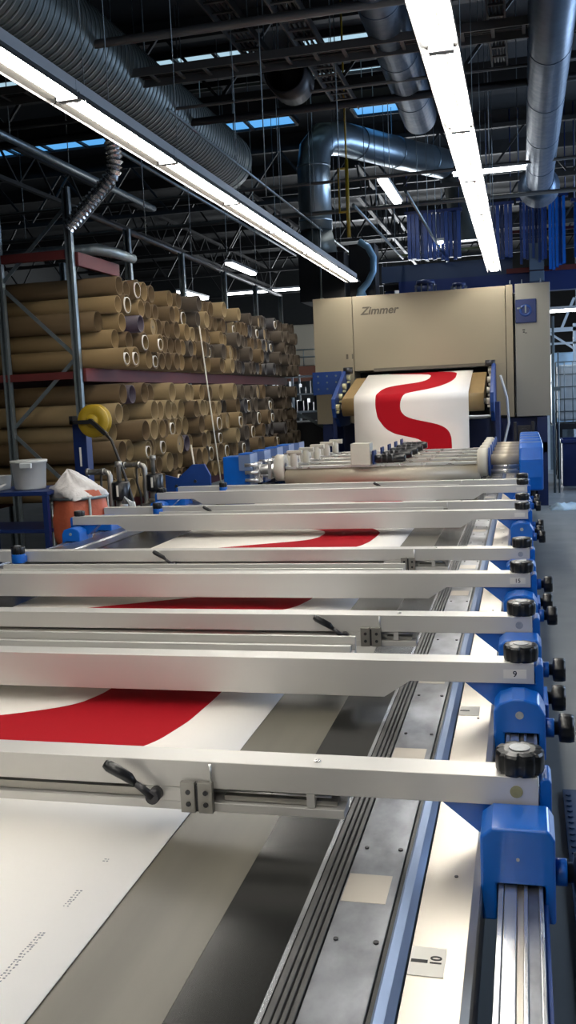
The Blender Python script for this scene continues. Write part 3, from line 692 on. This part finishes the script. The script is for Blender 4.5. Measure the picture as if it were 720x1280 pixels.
# far lamps
for i, (x, y, z, dx, dy, lab) in enumerate(((-1.95, 15.2, 4.75, .06, .9, 'small bright lamp seen between the bent duct and the right strip lights'), (-1.35, 17.5, 4.2, .05, .5, 'small lamp above the hanging blue strips'),
        (-.42, 14.3, 4.72, .5, .05, 'short bright lamp lying crosswise right of the right strip lights'), (-5.5, 19, 4.3, .06, .9, 'far lamp above the left stack of tubes'), (-6.2, 24, 4.4, 1.2, .06, 'very far crosswise lamp over the left stack'),
        (-3.6, 26, 3.2, 1.6, .06, 'long far lamp left of the dryer top'), (-3.9, 29, 3.15, 1.6, .06, 'farther long lamp left of the dryer top'), (.9, 17.5, 2.95, .45, .05, 'lamp tube just right of the dryer'), (-7.6, 22, 4.2, .08, .9, 'far lamp beyond the rack posts'), (-4.9, 23, 4.0, .06, .8, 'far lamp just over the end of the tube stack'))):
    o = new('far_lamp', MB().box(x-dx, x+dx, y-dy, y+dy, z, z+.04), LAMPF, org=(x, y, z)); tag(o, lab, 'ceiling light')
    new('lamp_housing', MB().box(x-dx-.02, x+dx+.02, y-dy-.02, y+dy+.02, z+.041, z+.09).cyl((x, y, z+.09), (x, y, ROOFZ-.01), .006, 6), FIX, o)

# ------------------------------------------------------------------ tube rack
RX, RY0, RY1 = -3.42, 7.25, 14.2
rk = thing('pallet_rack', 'long steel rack with red beams holding the stacks of cardboard tubes', 'rack', (-4.3, 10.7, 0))
for i, y in enumerate((7.25, 8.45, 9.9, 11.4, 12.8, 14.2)):
    for x in (RX-.11, RX-1.5) if i else (RX-.11, RX-.75, RX-1.9):
        pp_ = MB(); h = 3.42 if i == 0 else (3.30-.02*i)
        pp_.box(x-.03, x-.012, y-.025, y+.025, 0, h).box(x+.012, x+.03, y-.025, y+.025, 0, h).box(x-.03, x+.03, y+.017, y+.025, 0, h).box(x-.06, x+.06, y-.06, y+.06, 0, .012)
        new('upright', pp_, GALV, rk)
for z_ in (.9, 1.5, 2.1, 2.7):
    q_ = z_ in (.9, 2.1)
    new('diagonal_brace', MB().beam((RX-.14, 7.25, z_+(0 if q_ else .55)), (RX-.72, 7.25, z_+(.55 if q_ else .02)), .012, .03), GALV, rk)
for z_ in (.80, 1.93, 2.86):
    for x in (RX-.075, RX-1.45):
        new('beam', MB().box(x-.02, x+.02, RY0+.03, RY1, z_-.055, z_+.055) if z_ != 2.86 else MB().box(x-.02, x+.02, RY0+.03, 8.1, z_-.055, z_+.055), REDP, rk, bevel=.003)
new('cross_bar', MB().box(RX-1.9, RX-.15, RY0-.02, RY0+.02, 1.90, 1.96), REDP, rk)
new('cross_bar', MB().box(RX-1.9, RX-.15, RY0-.02, RY0+.02, 2.86, 2.93), REDP, rk)
# tubes
def tube_proto(r, L, wall, cm, inner=None, plug=False):
    b = MB(); n = 20
    b.lathe([(r, 0), (r, -L), (r-wall, -L), (r-wall, 0)], (0, 0, 0), 'x', n, closed=True)
    if inner: oo = (0, -(r-wall-inner)*.7, -(r-wall-inner)*.6); b.lathe([(inner-.005, -.5), (inner-.005, .008)], oo, 'x', n, mi=2).lathe([(inner-.005, .008), (inner, .008), (inner, -.5)], oo, 'x', n, mi=1)
    if plug: b.lathe([(r-wall, -.012), (0, -.012)], (0, 0, 0), 'x', n, mi=2).lathe([(.012, -.010), (0, -.010)], (0, 0, 0), 'x', 10, mi=3)
    me = bpy.data.meshes.new('cardboard_tube'); me.from_pydata(b.v, [], b.f)
    for mm in (cm, IVORY if not plug else CARDI, CARD[1], INK): me.materials.append(mm)
    me.polygons.foreach_set('material_index', b.m); me.polygons.foreach_set('use_smooth', [True]*len(b.f)); me.update()
    return me
PR = {}
def tube_mesh(r, kind, c):
    k = (round(r, 3), kind, c)
    if k not in PR:
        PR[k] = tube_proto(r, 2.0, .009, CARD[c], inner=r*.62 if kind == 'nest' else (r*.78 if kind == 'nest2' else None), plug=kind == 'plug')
        if kind == 'plum': PR[k] = tube_proto(r, 2.0, .009, PLUM)
    return PR[k]
LAYN = ['bottom', 'second', 'third', 'fourth', 'fifth', 'sixth', 'seventh']
def stack(zbase, r, layers, y0, y1, word, r_un):
    global stuffm
    dz = r*2*.876
    for L in range(layers):
        y = y0+(r*1.02 if L % 2 else 0)+(L > 3)*.0; i = 0
        topi = L == layers-1
        while y < y1-r:
            i += 1
            if topi and r_un.random() < .25: y += 2.04*r; continue
            rr = r*r_un.choice((1, 1, .97, .93, .86))
            z = zbase+r+L*dz-(r-rr)
            x = -3.30+r_un.choice((0, 0, 0, .0, .03, -.03, -.12, .10))+r_un.uniform(-.02, .02)
            kq = r_un.random(); kind = 'open' if kq < .74 else ('nest' if kq < .86 else ('nest2' if kq < .93 else ('plum' if kq < .96 and y < 9.5 else 'plug')))
            if kind == 'plug' and kq < .975: kind = 'open'
            cI = (r_un.choice((0, 0, 2, 2, 2)) if word == 'upper' else r_un.choice((0, 1, 1, 2))) if y < 9.3 else (r_un.choice((0, 1, 2, 2, 4)) if y < 11 else (r_un.choice((2, 4, 4, 3)) if y < 12.2 else r_un.choice((4, 3, 3))))  # upper and far tubes get darker colours to imitate light falling off
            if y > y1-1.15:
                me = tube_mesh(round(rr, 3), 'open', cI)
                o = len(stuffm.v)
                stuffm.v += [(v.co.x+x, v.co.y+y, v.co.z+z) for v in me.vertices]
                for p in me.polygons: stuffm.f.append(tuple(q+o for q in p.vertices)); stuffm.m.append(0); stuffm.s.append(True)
            else:
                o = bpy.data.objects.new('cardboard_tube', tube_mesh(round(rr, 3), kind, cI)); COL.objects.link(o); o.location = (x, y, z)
                look = {'open': 'brown cardboard tube', 'nest': 'cardboard tube nesting another', 'nest2': 'pale-lined cardboard tube', 'plum': 'dark plum tube', 'plug': 'plugged cardboard tube'}[kind]
                tag(o, '%s, %s stack, %s, %s from the near end' % (look.replace('brown', 'shade-darkened') if cI == 3 else look, word, 'bottom layer' if L == 0 else ('top layer' if topi else LAYN[L]+' layer up'), nth(i)), 'cardboard tube', 'cardboard tubes in the rack')
            y += 2.04*r
stuffm = MB()
ru = random.Random(11)
stack(1.986, .086, 5, 7.50, 14.1, 'upper', ru)
stack(.856, .094, 6, 7.50, 14.1, 'lower', ru)
o = new('cardboard_tubes', stuffm, CARD[4], org=(-4.3, 13.5, .8)); tag(o, 'dim far end of the stacked cardboard tubes, beside the bright windows', 'cardboard tubes'); o['kind'] = 'stuff'  # dimness of the far end comes from the dark card colour
# grey wrapped roll on top
b = MB().path([(-5.4, 7.62, 2.985), (-4.0, 7.62, 2.985), (-3.48, 7.66, 2.985), (-3.40, 7.85, 2.975), (-3.36, 8.15, 2.96)], [.045, .05, .05, .045, .04], 14)
tag(new('wrapped_roll', b, GALV, org=(-4.4, 7.7, 2.93)), 'long grey plastic-wrapped roll lying on top of the tube rack', 'roll')
# slim poles leaning against the stack
tag(new('slim_pole', MB().cyl((-3.20, 9.4, 2.44), (-2.965, 9.35, .0), .007, 8), IVORY, org=(-3, 9.4, 0)), 'thin tall pole leaning before the stacked tubes', 'pole')
tag(new('slim_pole', MB().cyl((-3.22, 9.0, 1.25), (-2.99, 8.75, .0), .009, 8), IVORY, org=(-3, 8.8, 0)), 'short pale pole leaning beside the taller thin one', 'pole')

# ------------------------------------------------------------------ things left of the table
# hose reel on blue post
t = thing('hose_reel_post', 'dark blue post carrying a yellow hose reel in front of the tubes', 'hose reel', (-3.42, 7.0, 0))
new('post', MB().box(-3.475, -3.36, 6.96, 7.06, .01, 1.575).box(-3.52, -3.31, 6.9, 7.12, 0, .012), BLUED, t, bevel=.004)
new('reel', MB().lathe([(.03, 6.90), (.125, 6.90), (.13, 6.91), (.13, 6.918), (.085, 6.925), (.085, 6.965), (.13, 6.972), (.13, 6.98), (.125, 6.99), (.03, 6.99)], (-3.27, 0, 1.555), 'y', 36, closed=True), YEL, t)
new('reel_hub', MB().lathe([(0, 6.885), (.05, 6.885), (.055, 6.90), (.0, 6.90)], (-3.27, 0, 1.555), 'y', 20), YEL, t)
new('reel_arm', MB().box(-3.45, -3.25, 6.865, 6.885, 1.535, 1.565).box(-3.45, -3.42, 6.865, 6.96, 1.535, 1.60).beam((-3.27, 6.872, 1.56), (-3.15, 6.872, 1.45), .03, .03).cyl((-3.27, 6.86, 1.555), (-3.27, 6.92, 1.555), .02, 12), BLACKM, t)
new('hose', MB().path([(-3.15, 6.87, 1.45), (-3.10, 6.86, 1.40), (-3.02, 6.83, 1.20), (-2.95, 6.8, 1.02), (-2.90, 6.78, .85), (-2.90, 6.8, .3)], .011, 8), CABLE, t)
new('white_tag', MB().box(-3.425, -3.41, 6.955, 6.959, 1.2, 1.35), LABEL, t)
# trolley
t = thing('blue_trolley', 'dark blue steel trolley with two shelves left of the orange sack', 'trolley', (-3.6, 6.25, 0))
new('top_shelf', MB().box(-3.95, -3.22, 6.0, 6.5, 1.065, 1.095), BLUED, t, bevel=.004)
new('lower_shelf', MB().box(-3.93, -3.24, 6.02, 6.48, .80, .825), BLUED, t, bevel=.004)
new('bottom_shelf', MB().box(-3.93, -3.24, 6.02, 6.48, .30, .33), BLUED, t)
for x, y in ((-3.93, 6.02), (-3.245, 6.02), (-3.93, 6.48), (-3.245, 6.48)):
    l_ = new('leg', MB().box(x-.018, x+.018, y-.018, y+.018, .10, 1.07), BLUED, t)
    new('caster', MB().cyl((x-.015, y, .055), (x+.015, y, .055), .05, 16).box(x-.02, x+.02, y-.02, y+.02, .09, .11), DARKM, l_)
b = MB().lathe([(0, 1.097), (.105, 1.097), (.110, 1.11), (.123, 1.285), (.131, 1.287), (.132, 1.305), (.12, 1.307), (0, 1.307)], (-3.455, 6.2, 0), 'z', 32)
o = new('white_bucket', b, BUCK, org=(-3.455, 6.2, 1.1)); tag(o, 'white lidded plastic bucket standing on the blue trolley', 'bucket')
new('handle_clip', MB().box(-3.45, -3.36, 6.055, 6.075, 1.255, 1.29), WHITEP, o, bevel=.004)
o = new('plastic_tub', MB().prism([(-3.80, 1.097), (-3.64, 1.097), (-3.625, 1.20), (-3.815, 1.20)], 'y', 6.05, 6.25), BUCK, org=(-3.7, 6.15, 1.1), bevel=.006); tag(o, 'low white tub on the trolley beside the bucket', 'tub')
b = MB().path([(-3.9, 6.03, 1.105), (-3.75, 6.02, 1.11), (-3.62, 6.02, 1.12), (-3.55, 6.03, 1.15)], [.010, .016, .016, .006], 8)
tag(new('white_rag', b, BAGW, org=(-3.7, 6.02, 1.1)), 'twisted white rag at the front edge of the trolley', 'rag')
# orange sack on a stand
t = thing('waste_sack_stand', 'orange refuse sack with white plastic spilling over, on a wheeled stand', 'waste sack', (-3.13, 6.25, 0))
b = MB(); n = 40; prof = [(.0, .62), (.10, .63), (.17, .68), (.20, .76), (.205, .88), (.19, 1.0), (.175, 1.06), (.165, 1.085)]
for r_, z_ in prof:
    for k in range(n): g = 1+.05*sin(5*2*pi*k/n+z_*9)+.03*sin(11*2*pi*k/n-z_*20); b.v.append((-3.10+r_*g*cos(2*pi*k/n), 6.25+r_*g*sin(2*pi*k/n), z_))
for i in range(len(prof)-1):
    for k in range(n): b.f.append((i*n+k, i*n+(k+1) % n, (i+1)*n+(k+1) % n, (i+1)*n+k)); b.m.append(0); b.s.append(True)
new('sack', b, BAGO, t)
b = MB(); prof = [(.19, 1.03), (.195, 1.06), (.18, 1.095), (.14, 1.12), (.10, 1.15), (.05, 1.19), (.015, 1.215), (0, 1.22)]
for i, (r_, z_) in enumerate(prof):
    for k in range(n): g = 1+.10*sin(4*2*pi*k/n+i)+.07*sin(9*2*pi*k/n+i*2); b.v.append((-3.12+.02-.02*i*.6+r_*g*cos(2*pi*k/n), 6.25+r_*g*sin(2*pi*k/n), z_+.012*sin(6*2*pi*k/n+i)))
for i in range(len(prof)-1):
    for k in range(n): b.f.append((i*n+k, i*n+(k+1) % n, (i+1)*n+(k+1) % n, (i+1)*n+k)); b.m.append(0); b.s.append(True)
new('white_liner', b, BAGW, t)
b = MB().lathe([(.19, 1.02), (.205, 1.02), (.205, 1.04), (.19, 1.04)], (-3.10, 6.25, 0), 'z', 32, closed=True)
for k in range(4): a = pi/4+k*pi/2; b.cyl((-3.10+.215*cos(a), 6.25+.215*sin(a), .10), (-3.10+.205*cos(a), 6.25+.205*sin(a), 1.03), .010, 8)
b.lathe([(.0, .58), (.21, .58), (.21, .60), (0, .60)], (-3.10, 6.25, 0), 'z', 24)
new('stand_frame', b, GALV, t)
b = MB()
for k in range(4): a = pi/4+k*pi/2; x, y = -3.10+.215*cos(a), 6.25+.215*sin(a); b.cyl((x-.012, y, .045), (x+.012, y, .045), .045, 14); b.box(x-.016, x+.016, y-.016, y+.016, .085, .105)
new('casters', b, DARKM, t)
# pumps
def pump(x, y, label):
    t = thing('dye_pump', label, 'pump', (x, y, 0), 'dye pumps beside the table')
    new('pedestal', MB().box(x-.09, x+.09, y-.09, y+.09, 0, .03).box(x-.04, x+.04, y-.04, y+.04, .03, .82).box(x-.10, x+.10, y-.08, y+.08, .82, .84), STEEL, t)
    new('pump_body', MB().cyl((x, y, .84), (x, y, .945), .045, 18).lathe([(.045, .85), (.065, .855), (.065, .875), (.045, .88)], (x, y, 0), 'z', 18), STEEL, t)
    mt = new('motor', MB().lathe([(0, .945), (.068, .945), (.07, .955), (.07, 1.075), (.06, 1.085), (0, 1.085)], (x, y, 0), 'z', 24), KNOB, t)
    new('motor_label', MB().box(x-.008, x+.008, y-.074, y-.0695, .975, 1.06), LABEL, mt)
    new('outlet_pipe', MB().path([(x-.01, y, 1.08), (x-.01, y, 1.22), (x-.005, y, 1.235)], [.018, .018, .024], 12).cyl((x-.01, y, 1.20), (x-.01, y, 1.24), .027, 12), STEEL, t)
    new('bent_pipe', MB().path([(x-.26, y-.02, 1.165), (x-.12, y-.02, 1.165), (x-.09, y-.02, 1.155), (x-.078, y-.02, 1.13), (x-.078, y-.02, .03)], .022, 14).cyl((x-.27, y-.02, 1.165), (x-.25, y-.02, 1.165), .03, 14).cyl((x-.14, y-.02, 1.165), (x-.12, y-.02, 1.165), .028, 14), STEEL, t)
    b = MB()
    for k in range(5): b.path([(x+.03+.012*k, y-.06, .92), (x+.06+.012*k, y-.08, .97-.01*k), (x+.10+.01*k, y-.09, .93), (x+.11+.012*k, y-.09, .80)], .008, 6)
    new('feed_hoses', b, WHITEP if label.startswith('left') else DARKM, t)
    new('drain_hose', MB().path([(x-.15, y-.02, 1.14), (x-.15, y-.03, 1.02), (x-.12, y-.04, .92), (x-.11, y-.04, .60), (x-.11, y-.04, .02)], .010, 8), CABLE, t)
    return t
pump(-3.02, 6.80, 'left dye pump with a black motor and bent steel pipe, nearer the orange sack')
pump(-3.02, 7.50, 'right dye pump, its black motor behind the blue knobs, beside the leaning poles')
# blue bolted plate behind the beams
b = MB().prism([(-3.12, 1.03), (-3.0, 1.0), (-2.86, 1.12), (-2.75, 1.12), (-2.70, 1.02), (-2.70, .82), (-3.12, .82)], 'y', 8.0, 8.03)
for x, z in ((-3.02, .93), (-2.84, .97), (-2.78, .90)): b.cyl((x, 7.995, z), (x, 8.0, z), .015, 12, mi=1)
b.box(-3.10, -3.02, 8.0, 8.03, 0, .82).box(-2.96, -2.90, 8.0, 8.03, 0, .82)
tag(new('blue_guard_plate', b, [BLUEM, DARKM], org=(-2.9, 8, 0)), 'mid blue bolted guard plate standing behind the dye pumps', 'guard plate')

# ------------------------------------------------------------------ beyond the dryer: hanging blue strips, beams, fans
HY = 17.0
def strips(x0, x1, z0, z1, label, m=BLUEM, step=.07, y=HY):
    b = MB(); x = x0; r_ = random.Random(int(abs(x0)*100))
    while x < x1:
        b.box(x, x+step*.86, y+r_.uniform(-.08, .08), y+r_.uniform(.085, .11), z0+r_.uniform(0, .12), z1); x += step
    o = new('hanging_strips', b, m, org=((x0+x1)/2, y, z1)); tag(o, label, 'hanging strips', 'hanging blue strips behind the dryer')
    new('hanging_rail', MB().box(x0-.05, x1+.05, y-.03, y+.12, z1, z1+.05).cyl((x0, y, z1), (x0, y, ROOFZ-.01), .01, 6).cyl((x1, y, z1), (x1, y, ROOFZ-.01), .01, 6), BLUED, o)
strips(-1.90, -1.02, 3.86, 4.72, 'row of dark blue hanging strips left of the right strip lights')
strips(-.55, -.16, 3.8, 4.75, 'narrow bunch of blue strips just right of the right strip lights')
strips(-.02, .42, 3.75, 4.78, 'dark blue strips hanging above the right cabinet of the dryer', step=.05)
strips(.45, .72, 3.62, 4.80, 'bright blue strips hanging at the right, the densest bunch', m=BLUE, step=.055)
strips(.86, 1.3, 3.7, 4.7, 'blue strips hanging at the far right edge', m=BLUE, step=.08)
t = thing('steel_platform', 'dark blue raised steel platform with red rails behind the dryer', 'platform', (-.5, 17.6, 0))
new('platform_beam', MB().box(-2.1, 3.2, 17.15, 17.35, 3.30, 3.62), BLUED, t)
new('upper_beam', MB().box(-2.4, -.15, 17.16, 17.3, 3.62, 3.90), mat('slate_blue_beam', (.02, .04, .09), .5), t)
new('red_rail', MB().box(-.15, 3.0, 17.1, 17.15, 4.28, 4.33).box(-.25, 3.0, 17.1, 17.15, 3.62, 3.70), REDP, t)
new('green_rail', MB().cyl((-2.1, 17.1, 4.06), (-.6, 17.1, 4.1), .022, 10), mat('olive_rail', (.16, .19, .09), .5), t)
for x in (-2.3, 3.1): new('column', MB().box(x-.08, x+.08, 17.4, 17.56, 0, 3.6), BLUED, t)
new('deck', MB().box(-2.4, 3.2, 17.36, 19.5, 3.5, 3.6), BLACKM, t)
new('cabinet_panel', MB().box(.13, .37, 17.0, 17.14, 3.64, 4.08).box(.13, .37, 17.0, 17.14, 3.45, 3.62), mat('slate_cabinet', (.07, .11, .17), .5), t, bevel=.005)
for i, (x, z, r, h, lab) in enumerate(((-1.42, 3.09, .15, .28, 'larger blue-black roof fan on top of the dryer'), (-.92, 3.09, .11, .2, 'smaller roof fan on top of the dryer, right of the larger one'))):
    y = 14.9
    o = new('roof_fan', MB().lathe([(0, z), (r*1.05, z), (r*1.05, z+h*.6), (r*.8, z+h*.62), (r*.8, z+h*.72), (r, z+h*.72), (r*.9, z+h*.95), (r*.3, z+h), (0, z+h)], (x, y, 0), 'z', 24), BLUED, org=(x, y, z))
    tag(o, lab, 'roof fan')
    fb = MB()
    for k in range(10): a = k*2*pi/10; fb.box(x+r*1.05*cos(a)-.008, x+r*1.05*cos(a)+.008, y+r*1.05*sin(a)-.008, y+r*1.05*sin(a)+.008, z, z+h*.72)
    new('fan_guard', fb, GALV, o)
b = MB().path([(-2.35, 14.5, 3.95), (-2.22, 14.5, 3.86), (-2.14, 14.5, 3.70), (-2.15, 14.5, 3.5), (-2.24, 14.5, 3.34), (-2.34, 14.5, 3.24), (-2.34, 14.5, 3.095)], [.05, .05, .05, .05, .05, .06, .10], 16)
tag(new('curved_duct', b, mat('light_blue_duct', (.16, .30, .45), .4, .2), org=(-2.3, 14.5, 3.1)), 'slim light blue curved duct standing on the left of the dryer top', 'duct')
b = MB().cyl((-2.92, 14.3, 3.13), (-2.90, 14.3, 4.2), .014, 8).path([(-2.92, 14.3, 3.15), (-2.86, 14.25, 3.11), (-2.7, 14.25, 3.10)], .012, 8)
tag(new('conduit', b, GALV, org=(-2.9, 14.3, 3.1)), 'thin conduit rising from the left corner of the dryer top', 'conduit')
# dark exhaust box above dryer left
b = MB().box(-3.25, -2.55, 14.3, 15.1, 3.10, 3.80).box(-2.55, -2.15, 14.7, 15.1, 3.10, 3.95)
tag(new('exhaust_box', b, BLACKM, org=(-2.9, 14.7, 3.1), bevel=.01), 'large black exhaust housing standing on the left of the dryer', 'exhaust housing')

# ------------------------------------------------------------------ right of the table
M_ = MB().box(.13, .95, 1.2, 3.9, 0, .014)
o = new('floor_mat', M_, MAT_, org=(.5, 2.5, 0)); tag(o, 'blue studded floor mat beside the near end of the table', 'mat')
b = MB(); y = 1.24
while y < 3.88:
    x = .15
    while x < .93: b.cyl((x, y, .014), (x, y, .020), .011, 6); x += .05
    y += .05
st = new('mat_studs', b, MAT_, o)
# cage container
t = thing('cage_container', 'white tank inside a wire cage on a pallet beyond the right side of the dryer', 'container', (.95, 18.4, 0))
new('tank', MB().box(.60, 1.55, 17.95, 18.9, 1.05, 2.05), WHITEP, t, bevel=.05, seg=3)
b = MB()
for k in range(8): x = .57+k*.143; b.cyl((x, 17.91, 1.0), (x, 17.91, 2.1), .010, 6)
for k in range(6): z = 1.0+k*.22; b.cyl((.57, 17.91, z), (1.58, 17.91, z), .010, 6).cyl((.57, 17.91, z), (.57, 18.93, z), .010, 6)
for k in range(8): y = 17.91+k*.143; b.cyl((.57, y, 1.0), (.57, y, 2.1), .010, 6)
new('cage', b, GALV, t)
new('stand', MB().box(.55, 1.6, 17.9, 18.95, .9, 1.0).box(.57, .67, 17.95, 18.05, 0, .9).box(1.48, 1.58, 17.95, 18.05, 0, .9).box(.57, .67, 18.8, 18.9, 0, .9).box(1.48, 1.58, 18.8, 18.9, 0, .9), BLACKM, t)
b = MB(); x0, x1, y0, y1 = .62, 1.45, 16.6, 17.4
def tapered(b, x0, x1, y0, y1, z0, z1, tp, th=.02):
    for (a0, a1, b0, b1) in ((x0, x1, y0, y0+th), (x0, x1, y1-th, y1), (x0, x0+th, y0+th, y1-th), (x1-th, x1, y0+th, y1-th)): b.box(a0, a1, b0, b1, z0, z1)
    b.box(x0, x1, y0, y1, z0, z0+th); b.box(x0-.03, x1+.03, y0-.03, y0, z1-.06, z1).box(x0-.03, x0, y0, y1, z1-.06, z1)
    return b
tapered(b, x0, x1, y0, y1, .0, .78, 0)
tag(new('blue_bin', b, BLUED, org=(1, 17, 0), bevel=.01), 'dark blue open bin on the floor below the white tank', 'bin')
b = MB()
for k in range(5): b.box(.86, 1.3, 15.9, 16.3, .02+k*.13, .10+k*.13)
for x in (.86, 1.06, 1.27): b.box(x, x+.03, 15.87, 15.9, 0, .64).box(x, x+.03, 16.3, 16.33, 0, .64)
tag(new('slatted_crate', b, WOOD, org=(1.1, 16.1, 0)), 'grey-green slatted crate in front of the dark blue bin', 'crate')
b = MB(); r_ = random.Random(5)
vs = []
for i in range(15):
    for j in range(9):
        x = .33+i*.035; y = 13.3+j*.07; e = min(i, 14-i, j, 8-j)
        vs.append((x+.02*sin(j*1.3), y+.03*sin(i), .004+min(e, 3)*.022*(.6+.6*r_.random())))
b.add(vs, [(i*9+j, (i+1)*9+j, (i+1)*9+j+1, i*9+j+1) for i in range(14) for j in range(8)], 0, True)
o = new('plastic_sheet', b, PALE, org=(.6, 13.6, 0)); tag(o, 'crumpled pale plastic sheet lying on the floor beside the rotary screens', 'plastic sheet'); q_ = o.modifiers.new('t', 'SOLIDIFY'); q_.thickness = .003
# white machine frame right
t = thing('white_machine_frame', 'white steel framework with a draped sheet behind the white tank', 'machine frame', (1.2, 21, 0))
b = MB()
for x in (.48, 1.0, 2.4): b.box(x-.03, x+.03, 20.0, 20.06, 0, 2.9)
b.box(.45, 2.4, 20.0, 20.06, 2.75, 2.83).box(.45, 2.4, 20.0, 20.06, 2.5, 2.54).beam((.5, 20.03, 2.75), (1.0, 20.03, 2.4), .04, .04).beam((1.0, 20.03, 3.4), (.75, 20.03, 2.8), .05, .05).beam((.48, 20.03, 1.7), (1.0, 20.03, 2.1), .03, .03)
new('framework', b, WHITEP, t)
new('draped_sheet', MB().box(.55, 2.3, 20.2, 20.8, .9, 2.35), PALE, t, bevel=.05, seg=3)
new('frame_base', MB().box(.45, 2.4, 20.1, 20.9, 0, .9), GALV, t)
b = MB().cyl((.46, 15.6, 0), (.46, 15.6, 2.75), .018, 8).cyl((.53, 15.6, 0), (.53, 15.6, 2.2), .012, 8).box(.45, .56, 15.58, 15.62, 1.6, 1.66)
tag(new('vertical_pipe', b, GALV, org=(.46, 15.6, 0)), 'slim vertical pipe close to the right corner of the dryer', 'pipe')
# pillars and clutter far right
t = thing('dark_machine', 'dark machine block standing far back on the right, under the crosswise lamp', 'machine', (2.6, 26, 0))
new('machine_body', MB().box(1.6, 4.2, 26, 27.2, 0, 2.2), BLUED, t, bevel=.02)
new('machine_panel', MB().box(1.8, 2.6, 25.96, 26, 1.2, 1.9), CREAM2, t)

# ------------------------------------------------------------------ left background between rack and dryer
t = thing('white_shelving', 'white wire shelving full of small items, in front of the bright windows', 'shelving', (-4.2, 19, 0))
b = MB()
for x in (-5.0, -4.45, -3.95, -3.45):
    for y in (18.6, 19.2): b.box(x-.02, x+.02, y-.02, y+.02, 0, 2.15)
for z in (1.05, 1.4, 1.75, 2.1): b.box(-5.0, -3.45, 18.6, 19.2, z-.015, z+.015)
new('shelving_frame', b, WHITEP, t)
for k, z in enumerate((1.42, 1.77)):
    b = MB(); x = -4.95; r_ = random.Random(k)
    while x < -3.55:
        w_ = r_.uniform(.05, .12); b.box(x, x+w_, 18.7, 18.95, z, z+r_.uniform(.12, .28)); x += w_+.02
    c_ = new('stored_items', b, GALV if k else DARKM, t)
t = thing('dark_winder', 'black winding machine with pale curved guards beside the left end of the dryer', 'machine', (-3.6, 15.6, 0))
new('machine_body', MB().prism([(-3.98, 0), (-3.02, 0), (-3.02, 1.1), (-3.3, 1.28), (-3.98, 1.28)], 'y', 15.2, 16.4), BLACKM, t, bevel=.03)
for k in range(4):
    new('curved_guard', MB().path([(-3.95, 15.1+.08*k, 1.32+.03*k), (-3.7, 15.1+.08*k, 1.40+.02*k), (-3.4, 15.1+.08*k, 1.34), (-3.15, 15.1+.08*k, 1.18)], .012, 8), GALV, t)
t = thing('rust_balcony', 'rust brown balcony front with pale lockers above the bright windows', 'balcony', (-4, 26, 0))
new('balcony_front', MB().box(-7.0, -3.0, 25.9, 26.1, 2.15, 2.55), BRICKR, t)
new('lockers', MB().box(-6.4, -5.6, 26.2, 26.8, 2.56, 3.7).box(-5.5, -4.7, 26.2, 26.8, 2.56, 3.7).box(-4.6, -3.8, 26.2, 26.8, 2.56, 3.6), mat('locker_beige', (.30, .27, .21), .6), t, bevel=.02)
b = MB().cyl((-7, 25.95, 3.0), (-3, 25.95, 3.0), .02, 8).cyl((-7, 25.95, 2.8), (-3, 25.95, 2.8), .02, 8)
for k in range(8): b.cyl((-7+k*.57, 25.95, 2.55), (-7+k*.57, 25.95, 3.0), .015, 6)
new('railing', b, GALV, t)
new('balcony_deck', MB().box(-7, -3, 26.1, 27.5, 2.4, 2.55).box(-6.9, -6.7, 26.1, 26.3, 0, 2.4).box(-3.3, -3.1, 26.1, 26.3, 0, 2.4), BLACKM, t)
